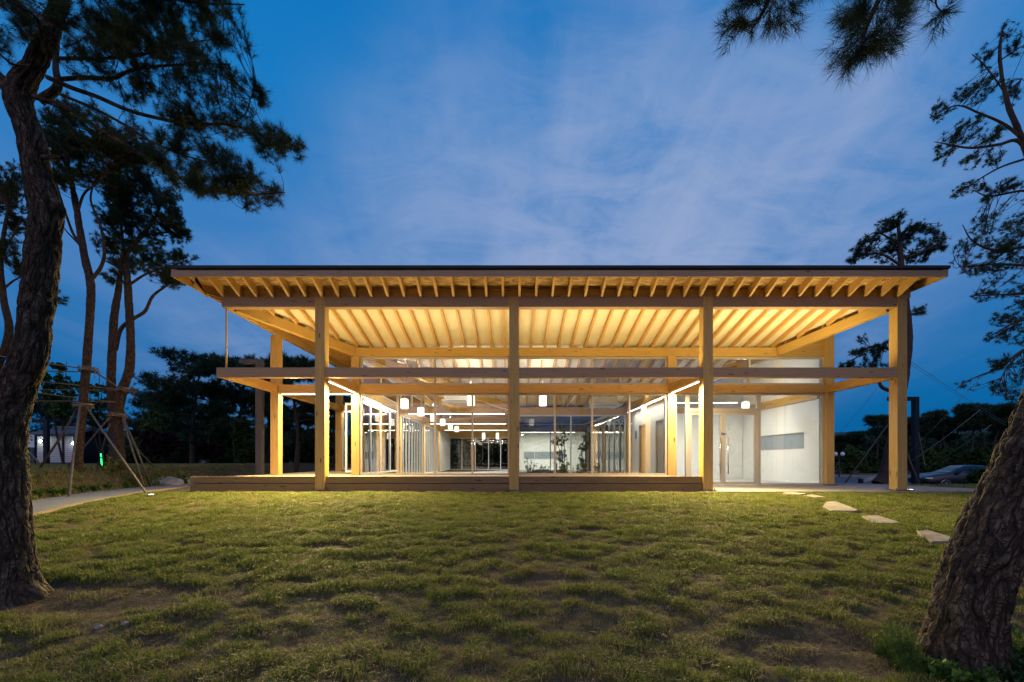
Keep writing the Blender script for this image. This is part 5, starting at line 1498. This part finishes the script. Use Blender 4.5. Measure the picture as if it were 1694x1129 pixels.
for k, (px, Y, top, sp, lab) in enumerate([(230, 34, 745, 2.2, 'rounded green shrub behind the boulders'), (370, 38, 730, 2.6, 'rounded green shrub low under the dark pines'), (450, 36, 738, 2.4, 'rounded green shrub right of the brown steel post'), (300, 42, 730, 3.0, 'rounded green shrub far behind the broad pine'), (505, 36, 735, 2.4, 'rounded green shrub seen behind the porch posts'), (160, 36, 735, 2.4, 'rounded green shrub by the tiled hut')]):
    g = at_px(px, Y); leafy_tree('green_shrub', lab, 'shrub', 'rounded shrubs on the left', 70+k, g, hgt(top, Y, g), sp, 6, 18, LD, .22, .11, 8, .7, .2)
for k, (px, Y, top, sp, lab) in enumerate([(1408, 56, 742, 2.6, 'bushy small tree beside the double globe lamp'), (1436, 60, 748, 2.6, 'bushy small tree between the last two porch posts'), (1545, 54, 746, 2.4, 'bushy small tree left of the car roof'), (1594, 52, 744, 2.6, 'bushy small tree behind the car roof'), (1616, 54, 750, 2.2, 'bushy small tree behind the car boot'), (1570, 60, 742, 3, 'bushy small tree over the car bonnet'), (1655, 50, 748, 2.8, 'bushy small tree beside the leaning trunk'), (1530, 62, 738, 3, 'bushy small tree right of the black steel post')]):
    g = at_px(px, Y); leafy_tree('small_tree', lab, 'tree', 'bushy small trees along the road', 80+k, g, hgt(top, Y, g), sp, 6, 16, LD if k % 2 else LV, .26, .13, 8, .7, .2)
g = at_px(1632, 19.5); leafy_tree('green_shrub', 'loose leafy bush in front of the parked car', 'shrub', None, 95, g, hgt(772, 19.5, g), .75, 6, 10, LD, .10, .05, 7, .7, .2)

# far woods: a mass beyond counting
def woods(name, x0, x1, y, h, n, seed):
    r = np.random.default_rng(seed)
    x = r.uniform(x0, x1, n); yy = y + r.uniform(0, 16, n)
    top = h*(.55 + .6*fbm(x/9.0+seed, x*0, oct=3))
    z = T0(x, yy) + top*r.random(n)**.6
    c = np.stack([x, yy, z], 1)
    d = r.normal(size=(n, 3)) + np.array([0, 0, .6]); d /= np.linalg.norm(d, axis=1)[:, None]
    V = needle_tris(c, d, np.full(n, 1.0)*r.uniform(.6, 1.3, n), 6, .38, r, .4, 1.5)
    return kind(link(name, mesh_np(name, V, np.arange(len(V)).reshape(-1, 3), M['needles_far'])), 'stuff')
woods('far_woods', -75, 12, 66, 6.0, 7000, 3); woods('park_woods', -70, 70, -45, 9, 9000, 12); woods('far_woods', -16, 9, 42, 6.5, 5000, 5); woods('far_woods', 40, 130, 80, 7.5, 9000, 9)

# ------------------------------------------------------------------ poles, ropes and braces on the bank
def pole(name, label, cat, group, a, c, rad, m, taper=.85, seg=8):
    a, c = np.asarray(a, float), np.asarray(c, float)
    b = MB()
    mid = (a+c)/2 + rng.normal(0, .01, 3)
    b.tube([tuple(p - a) for p in (a, mid, c)], [rad, rad*(1+taper)/2, rad*taper], seg)
    o = b.build(name, m); o.location = a
    return tag(o, label, cat, group)
GS = 'poles bracing the pines on the bank'
def on_ground(px, py, Y):
    p = P(px, py, Y); p[2] = float(T(p[0], p[1])) - .05
    return p
pole('timber_prop', 'dark leaning brace pole left of the slender red pine', 'pole', GS, on_ground(62, 787, 10.4), P(131, 672, 11.0), .026, M['stake_dark'])
pole('timber_prop', 'pale upright brace pole in front of the slender red pine', 'pole', GS, on_ground(113, 797, 9.4), P(133, 668, 10.85), .026, M['stake'])
pole('timber_prop', 'long pale brace pole crossing from the slender pine down to the right', 'pole', GS, on_ground(246, 786, 9.9), P(143, 673, 10.9), .024, M['stake'])
pole('timber_prop', 'brace pole from the twin stemmed pine down to the left behind the slender pine', 'pole', GS, on_ground(108, 790, 13.0), P(189, 682, 12.4), .026, M['stake'])
pole('timber_prop', 'short pale brace pole left of the twin stemmed pine by the green light', 'pole', GS, on_ground(160, 775, 13.6), P(182, 702, 12.9), .024, M['stake'])
pole('timber_prop', 'inner brace pole right of the twin stemmed pine', 'pole', GS, on_ground(241, 772, 12.4), P(203, 692, 12.5), .024, M['stake'])
pole('timber_prop', 'outer bluish brace pole right of the twin stemmed pine', 'pole', GS, on_ground(253, 774, 12.8), P(202, 686, 12.55), .028, M['stake'])
pole('timber_prop', 'thin brace pole behind the twin stemmed pine reaching the boulders', 'pole', GS, on_ground(258, 766, 14.5), P(201, 712, 13.0), .021, M['stake'])
pole('timber_prop', 'grey brace pole just right of the big left trunk', 'pole', GS, on_ground(76, 782, 12.0), P(40, 740, 12.0), .026, M['stake'])
GBm = 'thin poles lashed across the pines'
def bam(label, a, ya, c, yc, r=.019): pole('bamboo_pole', label, 'pole', GBm, P(a[0], a[1], ya), P(c[0], c[1], yc), r, M['bamboo'], .8)
bam('topmost lashed pole running left from the slender pine', (-15, 587, 11.8), 11.8, (152, 612, 11), 10.85)
bam('second lashed pole running left from the slender pine at its rope', (20, 612, 11.8), 11.8, (166, 616, 11), 11.15)
bam('lashed pole sloping from the slender pine down to the twin stemmed pine', (152, 612, 11), 10.88, (212, 652, 12), 12.35)
bam('lashed pole low across all pines ending right of the twin stemmed one', (60, 631, 11.6), 11.6, (227, 648, 12.3), 12.3)
bam('lashed pole level across the pines below the sloping one', (52, 645, 11.9), 11.9, (218, 646, 12.8), 12.85, .016)
bam('lashed pole sloping gently under the level one', (58, 650, 11.6), 11.6, (190, 665, 12), 12.1, .016)
bam('lowest lashed pole level across the slender pine', (50, 664, 11.9), 11.9, (192, 666, 12), 12.45, .016)
def rope(label, px, py, Y, rr, turns=4):
    b = MB(); c = P(px, py, Y); pts = []
    for i in range(turns*14+1):
        a = 2*math.pi*i/14
        pts.append((math.cos(a)*rr, math.sin(a)*rr, .028*i/14 - .05 + .012*math.sin(a*1.7)))
    b.tube(pts, .011, 6)
    b.tube([(rr, 0, -.03), (rr+.04, -.05, -.10), (rr+.03, -.06, -.22)], .010, 5)
    o = b.build('rope_tie', M['rope']); o.location = c
    tag(o, label, 'rope', 'ropes lashed round the pines')
rope('rope wound round the slender pine high up at the topmost pole', 146, 612, 11.0, .185)
rope('rope wound round the slender pine where its brace poles meet', 138, 672, 11.0, .20)
rope('rope wound round the twin stemmed pine at its bend', 210, 646, 12.6, .215)
rope('rope wound round the twin stemmed pine where its brace poles meet', 195, 688, 12.6, .23)

# ------------------------------------------------------------------ boulders and small stones
def boulder(label, p, rx, ry, rz, seed, group='boulders on the ground', name='boulder', cat='boulder', lumps=True):
    n, m = 18, 11
    th = np.linspace(0, 2*np.pi, n, endpoint=False); ph = np.linspace(-.5*np.pi*.55, np.pi/2, m)
    Th, Ph = np.meshgrid(th, ph)
    d = np.stack([np.cos(Ph)*np.cos(Th), np.cos(Ph)*np.sin(Th), np.sin(Ph)], -1)
    r = .72 + .55*fbm(d[..., 0]*1.7+seed, d[..., 1]*1.7, d[..., 2]*1.7, oct=4)
    r = np.floor(r*9)/9*.4 + r*.6
    V = (d*r[..., None]*np.array([rx, ry, rz])).reshape(-1, 3)
    I, J = np.meshgrid(np.arange(n), np.arange(m-1)); I, J = I.ravel(), J.ravel(); I2 = (I+1) % n
    o = link(name, mesh_np(name, V, np.stack([J*n+I, J*n+I2, (J+1)*n+I2, (J+1)*n+I], 1), M['rock'], smooth=False))
    o.location = tuple(float(q) for q in p); tag(o, label, cat, group); return o
def gp_(px, Y, up=0.0):
    g = ground_at(px, Y); g[2] += up; return g
boulder('largest pale boulder at the end of the bank by the brace poles', gp_(274, 13.6), .58, .45, .34, 1.0)
boulder('smaller dark boulder right of the largest one on the bank', gp_(301, 14.4), .40, .34, .30, 2.2)
boulder('flat pale boulder beyond the deck under the dark pines', gp_(394, 18.0), .75, .5, .22, 3.1)
boulder('flat pale boulder on the far verge behind the last porch post', gp_(1441, 34, .05), 1.0, .7, .42, 4.5)
GP2 = 'small stones lying on the lawn'
for k, (px, py, s, lab) in enumerate([(372, 928, .035, 'dark clod on the grass left of centre'), (207, 1036, .030, 'pale small stone on dry grass near the left pine'), (244, 1012, .016, 'tiny pale stone right of the left pine'), (541, 1018, .016, 'tiny pale stone on bare soil below centre left'), (753, 818, .02, 'tiny white stone in front of the deck'), (163, 1042, .03, 'small grey stone below the left pine'), (755, 946, .025, 'reddish clod on the grass at centre')]):
    p = hit(px, py); o = boulder(lab, (p[0], p[1], p[2]+s*.25), s, s*.8, s*.6, 7.3+k*1.7, GP2, 'pebble', 'stone')
    if k in (0,): o.data.materials[0] = M['bark_dark']

# ------------------------------------------------------------------ tiled hut far left
HY = 31.0
hx0, hx1 = (62-847)*HY/F, (121-847)*HY/F
hz = float(T((hx0+hx1)/2, HY)); 
HT = thing('tiled_hut', 'small pale boarded hut with a grey tiled roof and two bright wall lamps', 'hut', ((hx0+hx1)/2, HY, hz))
hw = (hx1-hx0)/2; zt = EYE + (762-722)*HY/F - hz
M['hut_wall'] = plain('hut_board', (.42, .46, .50), .6, noise=.08, scale=3)
M['tile'] = plain('roof_tile', (.10, .11, .125), .7, noise=.25, scale=5)
b = MB(); b.box(-hw+.02, hw-.02, .02, 2.6, -.2, zt); b.build('wall', M['black_metal'], HT)
nb = 13
for k in range(nb):
    z0 = zt*k/nb
    b = MB(); b.box(-hw, hw, -.02, .018, z0+.014, z0+zt/nb-.004); b.build('board', M['hut_wall'], HT)
b = MB()
for (yy, zz, th) in ((-.45, zt+.02, .08), (1.3, zt+.75, .08)):
    pass
V = [(-hw-.35, -.5, zt+.05), (hw+.35, -.5, zt+.05), (hw+.15, 1.3, zt+.62), (-hw-.15, 1.3, zt+.62), (-hw-.35, 3.1, zt+.05), (hw+.35, 3.1, zt+.05)]
Vt = V + [(a, c, d-.10) for a, c, d in V]
b.add(Vt, [(0, 1, 2, 3), (3, 2, 5, 4), (7, 6, 9, 8), (8, 9, 10, 11), (0, 6, 7, 1), (4, 5, 11, 10), (1, 7, 8, 2), (2, 8, 11, 5), (6, 0, 3, 9), (9, 3, 4, 10)])
rf = b.build('roof', M['tile'], HT)
nt_ = 15
for k in range(nt_):
    f = (k+.5)/nt_
    b = MB(); x0 = -hw-.33+f*(2*hw+.66); x1 = -hw-.13+f*(2*hw+.26)
    b.tube([(x0, -.54, zt+.08), (x1, 1.3, zt+.66)], .075, 7); b.build('tile', M['tile'], rf)
b = MB(); b.tube([(-hw-.2, 1.3, zt+.72), (0, 1.3, zt+.70), (hw+.2, 1.3, zt+.72)], .12, 8); b.build('ridge', M['tile'], rf)
def wall_lamp(label, px, py, power):
    p = P(px, py, HY-.16)
    t = thing('wall_lamp', label, 'lamp', p, 0, 'bright lamps on the tiled hut')
    b = MB(); b.box(-.07, .07, .02, .13, -.09, .09); b.build('housing', M['black_metal'], t)
    b = MB(); b.tube([(0, -.06, 0), (0, .018, 0)], [.05, .075], 12); b.build('lens', emitter('wall_lamp_lens', (1, .97, .9), 90), t)
    d = bpy.data.lights.new('wall_glow', 'POINT'); d.energy = power; d.color = (1, .95, .85); d.shadow_soft_size = .06
    o = bpy.data.objects.new('wall_glow', d); COL.objects.link(o); o.parent = t; o.location = (0, -.18, 0)
wall_lamp('bright wall lamp on the left corner of the tiled hut', 67, 730, 7)
wall_lamp('bright wall lamp on the right corner of the tiled hut', 121, 734, 1.6)
p = P(51, 730, 26)
t = thing('notice_board', 'white notice board on dark posts beside the big left trunk', 'sign', (p[0], 26, float(T(p[0], 26))))
zz = p[2]-float(T(p[0], 26))
b = MB(); b.box(-.22, .22, -.02, .02, zz-.38, zz+.38); pn = b.build('panel', emitter('lit_notice', (.62, .78, 1.0), .55) if False else M['white_paint'], t)
for (x, z, w, h) in ((-.12, .26, .05, .03), (.06, .26, .07, .03), (-.1, .1, .04, .05), (.08, .06, .05, .05), (-.1, -.12, .06, .04), (.02, .16, .03, .02)):
    b = MB(); b.box(x-w, x+w, -.028, -.021, zz+z-h, zz+z+h); b.build('printed_mark', M['black_metal'], pn)
for s in (-.2, .2):
    b = MB(); b.box(s-.03, s+.03, .022, .08, -.2, zz+.38); b.build('post', M['black_metal'], t)
p = P(77, 640+60, 29)
t = thing('steel_post', 'thin dark upright frame behind the notice board', 'post', (p[0], 29, float(T(p[0], 29))), 0, 'inverted L shaped steel posts')
zz = P(77, 694, 29)[2]-float(T(p[0], 29))
b = MB(); b.box(-.13, .13, -.1, .1, -.2, zz); b.build('upright', M['black_metal'], t)
b = MB(); b.box(-.9, -.132, -.09, .09, zz-.25, zz); b.build('arm', M['black_metal'], t)
# green light
p = P(167.5, 760, 12.2)
t = thing('green_light', 'two short glowing green tubes on a stand between the pines', 'light', (p[0], 12.2, float(T(p[0], 12.2))))
z0 = p[2]-float(T(p[0], 12.2))
ge = emitter('green_glow', (.03, 1.0, .22), 3.2)
for (a, c) in ((z0-.18, z0+.02), (z0+.06, z0+.16)):
    b = MB(); b.tube([(0.02*(a-z0)*-4, 0, a), (0.02*(c-z0)*-4, 0, c)], .015, 8); b.build('tube', ge, t)
b = MB(); b.tube([(0, .06, -.1), (0, .06, z0+.25)], .015, 6); b.build('stand', M['black_metal'], t)

# ------------------------------------------------------------------ inverted L posts
def l_post(label, px, Y, top, arm_px, m, w=.17, ground_py=None):
    g = ground_at(px, Y)
    t = thing('steel_post', label, 'post', g, 0, 'inverted L shaped steel posts')
    h = P(px, top, Y)[2] - g[2]; aw = (arm_px-px)*Y/F
    b = MB(); b.box(-w/2, w/2, -w/2, w/2, -.2, h); b.build('upright', m, t)
    b = MB(); a0, a1 = sorted((aw, -w/2-.002 if aw < 0 else w/2+.002)); b.box(a0, a1, -w/2+.01, w/2-.01, h-.17, h-.002); b.build('arm', m, t)
    b = MB(); b.box(min(aw*.2, aw*.9), max(aw*.2, aw*.9), -.03, .03, h-.178, h-.171); b.build('lamp_strip', M['white_paint'], t)
    b = MB(); b.box(-w*.9, w*.9, -w*.9, w*.9, -.01, .02); b.build('base_plate', m, t)
l_post('tall brown inverted L steel post beyond the open end of the porch', 430, 16.5, 595, 398, M['brown_metal'], .22)
l_post('black inverted L steel post behind the last porch post, left of the car', 1514, 19.5, 657, 1470, M['black_metal'], .20)

# ------------------------------------------------------------------ braces and wires of the right pine
GSr = 'poles bracing the pine behind the pavilion'
pole('timber_prop', 'long brown brace pole between the last two posts', 'pole', GSr, on_ground(1388, 797, 16.0), P(1471, 700, 17.0), .026, M['stake_dark'])
pole('timber_prop', 'brown brace pole right of the last porch post, left of the car', 'pole', GSr, on_ground(1524, 806, 15.2), P(1482, 703, 17.0), .028, M['stake_dark'])
pole('timber_prop', 'short brown brace pole close behind the last porch post', 'pole', GSr, on_ground(1505, 800, 18.5), P(1480, 705, 17.4), .026, M['stake_dark'])
M['wire'] = plain('galvanised_wire', (.20, .22, .25), .5, metal=.3)
GW = 'thin guy wires from the pine behind the pavilion'
def wire(label, a, ya, c, yc, r=.010):
    pa, pc = P(a[0], a[1], ya), P(c[0], c[1], yc)
    b = MB(); pts = [pa*(1-t)+pc*t - np.array([0, 0, .05*math.sin(math.pi*t)]) for t in np.linspace(0, 1, 8)]
    b.tube([tuple(q-pa) for q in pts], r, 5); o = b.build('guy_wire', M['wire']); o.location = pa; tag(o, label, 'wire', GW)
wire('thin wire sloping down right from the pine to the roadside pines', (1502, 595), 17.2, (1664, 700), 24, .008)
wire('second thin wire sloping down right just under the first', (1502, 600), 17.4, (1664, 704), 26, .006)
wire('thin wire rising right from the black post to the hanging boughs', (1500, 752), 17.2, (1622, 625), 9.2, .005)
wire('bright taut wire rising right from beside the black post', (1508, 763), 16.5, (1622, 678), 15.5, .009)
wire('lower bright taut wire over the car bonnet', (1532, 775), 16.8, (1640, 703), 15.0, .008)
wire('nearly upright thin wire left of the car', (1531, 772), 17.0, (1520, 716), 17.5, .006)
wire('thin wire sloping down left between the last two posts', (1452, 641), 17.2, (1384, 722), 19, .006)

# ------------------------------------------------------------------ street lamp, bollards
def globe_lamp(label, px, Y, top, group, arms=(-.32, .32)):
    g = ground_at(px, Y); h = P(px, top, Y)[2]-g[2]
    t = thing('street_lamp', label, 'lamp', g, 0, group)
    b = MB(); b.tube([(0, 0, -.1), (0, 0, .3), (0, 0, h*.93)], [.09, .06, .045], 8); b.build('column', M['black_metal'], t)
    b = MB(); b.tube([(arms[0], 0, h*.92), (0, 0, h*.93), (arms[-1], 0, h*.92)], .03, 6); b.build('arm', M['black_metal'], t)
    for a in arms:
        b = MB(); pts = [(a, 0, h*.92+q) for q in (0, .03, .12, .26, .38, .44)]; b.tube(pts, [.05, .12, .19, .2, .13, .02], 12); b.build('globe', M['white_paint'], t)
globe_lamp('black street lamp with two white globes beside the inner right post', 1388, 44, 752, 'street lamps along the road', (-.36, .36))
globe_lamp('small street lamp seen above the car boot', 1632, 60, 756, 'street lamps along the road', (.5,))
for (px, Y, h, lab) in ((1424, 25.5, .62, 'short dark bollard at the road edge between the last two posts'), (1437, 25.0, .18, 'low dark block beside the bollard')):
    g = ground_at(px, Y); t = thing('bollard', lab, 'bollard', g, 0, 'dark bollards at the road edge')
    b = MB(); b.box(-.09, .09, -.09, .09, -.2, h); b.build('post', M['black_metal'], t)
    b = MB(); b.box(-.1, .1, -.1, .1, h+.002, h+.03); b.build('cap', M['plate'], t)

# ------------------------------------------------------------------ parked car
def build_car():
    cx = (1588-847)*26.5/F; g = float(T(cx, 26.5))
    t = thing('parked_car', 'dark blue saloon car parked behind the lawn, partly hidden by the leaning pine', 'car', (cx, 26.5, g), math.radians(-9))
    paint = plain('dark_car_paint', (.006, .010, .018), .4, metal=0, noise=.04); 
    paint.node_tree.nodes['Principled BSDF'].inputs['Coat Weight'].default_value = .15
    glassm = plain('car_glass', (.012, .014, .018), .08, noise=.02)
    rubber = plain('tyre_rubber', (.012, .012, .012), .8)
    # stations along the car (front at -x): x, roofline z, belt z, half width low, half width at roof
    st = [(-2.42, .62, .60, .60, .55), (-2.36, .72, .66, .76, .66), (-2.1, .80, .72, .86, .74), (-1.55, .93, .82, .90, .74), (-1.05, .99, .90, .91, .72), (-.55, 1.25, .93, .91, .62), (-.10, 1.41, .95, .915, .57), (.40, 1.455, .96, .915, .56), (.95, 1.42, .97, .915, .555), (1.45, 1.27, .985, .91, .57), (1.95, 1.06, 1.0, .90, .68), (2.28, .99, .94, .86, .70), (2.40, .80, .78, .80, .70), (2.44, .60, .58, .70, .62)]
    k = 12
    V = []
    for (x, zr_, zb, hw_, hr) in st:
        zl_ = .24 if abs(x) < 2.3 else .34
        half = [(hw_*.86, zl_), (hw_*.97, zl_+.10), (hw_, (zl_+zb)/2), (hw_*.965, zb), (hr, zb+(zr_-zb)*.86), (hr*.78, zr_)]
        ring = [(x, -a, z) for a, z in half] + [(x, a, z) for a, z in reversed(half)]
        V += ring
    n = len(st)
    Fc = [(i*k+j, (i+1)*k+j, (i+1)*k+(j+1) % k, i*k+(j+1) % k) for i in range(n-1) for j in range(k)]
    b = MB(); b.add(V, Fc, smooth=True); b.add(V[:k], [tuple(range(k))]); b.add(V[-k:], [tuple(reversed(range(k)))])
    b.build('body', paint, t)
    def side_pt(i, f, s, out=.012):
        x, zr_, zb, hw_, hr = st[i]
        a = (hw_*.965)*(1-f)+hr*f; z = zb + (zr_-zb)*.86*f
        return (x, s*(a+out), z)
    for s in (-1, 1):
        for (i0, i1) in ((5, 7), (7, 9)):
            b = MB(); lo = [side_pt(i, .08, s) for i in range(i0, i1+1)]; hi = [side_pt(i, .93, s) for i in range(i0, i1+1)]
            if i0 == 5: lo[0] = side_pt(4, .5, s)
            m_ = len(lo)
            lo[-1] = (lo[-1][0]-.03,)+lo[-1][1:]; hi[-1] = (hi[-1][0]-.03,)+hi[-1][1:]
            b.add(lo+hi, [(q, q+1, q+1+m_, q+m_) for q in range(m_-1)]); b.build('side_window', glassm, t)
        b = MB(); b.box(-.92, -.72, s*.93-.06, s*.93+.06, .93, 1.06); b.build('mirror', paint, t)
        b = MB(); b.box(-2.37, -2.05, s*.70-.14, s*.70+.10, .63, .70); b.build('headlight', M['white_paint'], t)
        b = MB(); b.box(2.34, 2.43, s*.62-.2, s*.62+.18, .80, .88); b.build('tail_light', plain('tail_lens', (.18, .01, .01), .3), t)
        b = MB(); b.box(-.1, .12, s*.918-.008, s*.918+.008, .86, .885); b.build('door_handle', M['steel'], t)
        for x in (-1.42, 1.42):
            w = MB(); w.tube([(x, s*.70, .33), (x, s*.915, .33)], .335, 24); wh = w.build('wheel', rubber, t)
            r = MB(); r.tube([(x, s*.90, .33), (x, s*.922, .33)], .07, 10)
            for q in range(10):
                a = 2*math.pi*q/10; r.beam((x, s*.918, .33), (x+.24*math.cos(a), s*.918, .33+.24*math.sin(a)), .02, .03, up=(0, 1, 0))
            ring = [(x+.24*math.cos(a), s*.918, .33+.24*math.sin(a)) for a in np.linspace(0, 2*math.pi, 25)]
            r.tube(ring, .014, 5); r.build('rim', M['steel'], wh)
    b = MB(); b.add([(-1.02, -.60, 1.02), (-1.02, .60, 1.02), (-.12, .50, 1.425), (-.12, -.50, 1.425)], [(0, 1, 2, 3)]); b.build('windscreen', glassm, t)
    b = MB(); b.add([(1.98, -.55, 1.07), (1.98, .55, 1.07), (1.0, .48, 1.435), (1.0, -.48, 1.435)], [(3, 2, 1, 0)]); b.build('rear_window', glassm, t)
build_car()

# ------------------------------------------------------------------ weeds and planting
def sprout(name, label, cat, group, p, H, n, sp, seed, m, needle=.05, w=.0035, nn=8, per=9, kite=False):
    """upright plant of many thin stems set with fine leaves"""
    r = np.random.default_rng(seed)
    t = thing(name, label, cat, p, 0, group)
    k = 6; a = r.uniform(0, 6.28, n); q = sp*np.sqrt(r.random(n))
    b0 = np.stack([q*.55*np.cos(a), q*.55*np.sin(a), np.full(n, -.02)], 1)
    e_ = np.stack([q*np.cos(a)+r.normal(0, sp*.2, n), q*np.sin(a)+r.normal(0, sp*.2, n), H*r.uniform(.5, 1.05, n)*(1-.25*(q/sp)**2)], 1)
    tt = np.linspace(0, 1, k)[None, :, None]
    lines = b0[:, None]*(1-tt) + e_[:, None]*tt + (e_-b0)[:, None]*np.array([1, 1, 0])*(tt**2-tt)*.5
    TV, TF = thin_tubes(lines, np.full((n, k), w*.5)*np.linspace(1, .5, k)[None, :])
    pos = r.uniform(.15, 1, (n, per)); f = pos*(k-1); i0 = np.clip(f.astype(int), 0, k-2); fr = (f-i0)[..., None]; ar = np.arange(n)[:, None]
    pt = lines[ar, i0]*(1-fr)+lines[ar, i0+1]*fr
    d = np.broadcast_to(np.array([0, 0, 1.0]), pt.shape) + r.normal(0, .35, pt.shape); d /= np.linalg.norm(d, axis=-1, keepdims=True)
    NV = needle_tris(pt.reshape(-1, 3), d.reshape(-1, 3), needle*r.uniform(.6, 1.2, n*per), nn, w*(3.2 if kite else 1), r, .3, 1.1)
    if kite:
        q3 = NV.reshape(-1, 3, 3); bb = (q3[:, 0]+q3[:, 1])/2; sd = q3[:, 1]-q3[:, 0]; md = (bb+q3[:, 2])/2
        NV = np.stack([bb, md+sd, q3[:, 2], md-sd], 1).reshape(-1, 3); o = np.arange(len(NV)//4)[:, None]*4
        NF = np.concatenate([o+np.array([0, 1, 2]), o+np.array([0, 2, 3])], 0)
    else: NF = np.arange(len(NV)).reshape(-1, 3)
    V = np.concatenate([TV, NV]); Fc = np.concatenate([TF, NF+len(TV)])
    link('foliage', mesh_np('foliage', V, Fc, m), t)
    return t
M['weed_light'] = leafy('feathery_weed_green', (.085, .140, .030), (.120, .190, .040), (.18, .26, .06), 8)
GWd = 'weeds round the leaning pine'
p = hit(1489, 1092); sprout('feathery_weed', 'bushy feathery green weed on bare earth left of the leaning pine', 'plant', GWd, p, .265, 120, .12, 3, M['weed_light'], .045, .0026, 5, 9)
p = hit(1500, 1110); sprout('feathery_weed', 'lower feathery weed at the foot of the bushy one', 'plant', GWd, p, .12, 50, .09, 4, M['weed'], .04, .0022, 6, 8)
p = hit(1455, 1082); sprout('feathery_weed', 'small feathery shoot left of the bushy weed', 'plant', GWd, p, .11, 14, .04, 5, M['weed'], .035, .002, 6, 8)
for k, (px, py, H, n, sp, lab) in enumerate([(1560, 1120, .10, 40, .12, 'leafy weed at the front of the leaning trunk foot'), (1622, 1128, .11, 50, .14, 'leafy weed right of centre at the leaning trunk foot'), (1664, 1118, .16, 60, .16, 'dense leafy weed right of the leaning trunk'), (1688, 1100, .22, 40, .14, 'tall leafy weed at the right edge beside the trunk'), (1530, 1100, .07, 30, .1, 'low leafy weed between bushy weed and trunk'), (1690, 1128, .14, 60, .2, 'dense leafy weed in the lower right corner')]):
    p = hit(px, min(py, 1128)); sprout('leafy_weed', lab, 'plant', GWd, p, H, n, sp, 20+k, M['leaves_dark'] if k in (2, 5) else M['weed'], .06, .004, 5, 5, True)
GBk = 'bright green clumps along the foot of the bank'
names = ('nearest the big left trunk', 'second from the big trunk', 'third from the big trunk', 'fourth from the big trunk', 'tallest, at the middle of the bank', 'right of the tallest', 'next but one right of the tallest', 'second from the deck', 'closest to the deck corner')
for k, px in enumerate((60, 86, 106, 138, 156, 182, 208, 252, 292)):
    py = 826 - (px-60)*.115
    p = hit(px, py); p = np.array([p[0]-.06, p[1]+.06, float(T(p[0]-.06, p[1]+.06))])
    sprout('green_clump', 'bright green leafy clump on the bank foot, ' + names[k], 'plant', GBk, p, .13+.07*((k*7) % 4)/3 + (.05 if k == 4 else 0), 14, .10, 40+k, M['weed'], .07, .0045, 5, 5, True)
GY_ = 'yellowish sprigs on the bank by the boulders'
for k, (px, Y, H, lab) in enumerate([(182, 12.0, .5, 'left of the twin stemmed pine'), (232, 12.6, .5, 'right of the twin stemmed pine'), (256, 13.0, .75, 'tallest by the largest boulder'), (300, 14.0, .6, 'between the two boulders')]):
    g = ground_at(px, Y); sprout('yellow_sprig', 'thin yellowish leafy sprig, ' + lab, 'plant', GY_, g, H, 16, .28, 60+k, M['leaves_yellow'], .07, .010, 4, 5, True)

# ------------------------------------------------------------------ courtyard garden
b = MB(); b.prism([(X1+.16, Y3+.2), (X2-.12, Y3+.2), (X2-.12, Y4-.02), (X1+.16, Y4-.02)], 2, -.25, -.01); kind(b.build('courtyard_ground', ground_material()), 'structure')
M['leaf_court'] = leafy('courtyard_leaves', (.10, .17, .06), (.15, .23, .08), (.20, .29, .10), 3)
def court_tree(label, x, y, H, sp, seed):
    return leafy_tree('courtyard_tree', label, 'tree', 'slim trees in the courtyard', seed, (x, y, 0), H, sp, 3, 6, [M['twig'], M['leaf_court']], .08, .022, 5, 1.0, .4)
court_tree('slim leafy courtyard tree seen through the middle glass', 2.35, 19.8, 2.5, .75, 301)
court_tree('second slim courtyard tree right of the first, nearer the side glass', 3.55, 20.6, 2.2, .6, 302)
GCt = 'grassy plants in the courtyard'
for k, (px, Y, H, sp, lab) in enumerate([(878, 18.9, .95, .40, 'left one beside the rounded rock'), (900, 19.4, .7, .3, 'second from the left, near the rock'), (926, 19.0, .8, .3, 'in front of the slim tree'), (938, 19.8, .9, .35, 'dense one under the slim tree'), (962, 19.2, .85, .3, 'right of the slim tree'), (985, 19.6, .8, .3, 'near the side glass')]):
    x = (px-847)*Y/F; sprout('courtyard_plant', 'wispy green courtyard plant, ' + lab, 'plant', GCt, (x, Y, 0), H, 18, sp, 80+k, M['leaf_court'], .10, .006, 4, 5, True)
boulder('rounded pale rock in the courtyard behind the centre glass', (1.35, 19.2, .02), .5, .35, .36, 11.0, 'courtyard rocks')
boulder('second rounded rock in the courtyard right of the first', (2.0, 19.3, .02), .42, .3, .32, 12.4, 'courtyard rocks')
boulder('small rock in the courtyard near the side glass', (3.6, 19.4, .02), .4, .3, .24, 13.1, 'courtyard rocks')
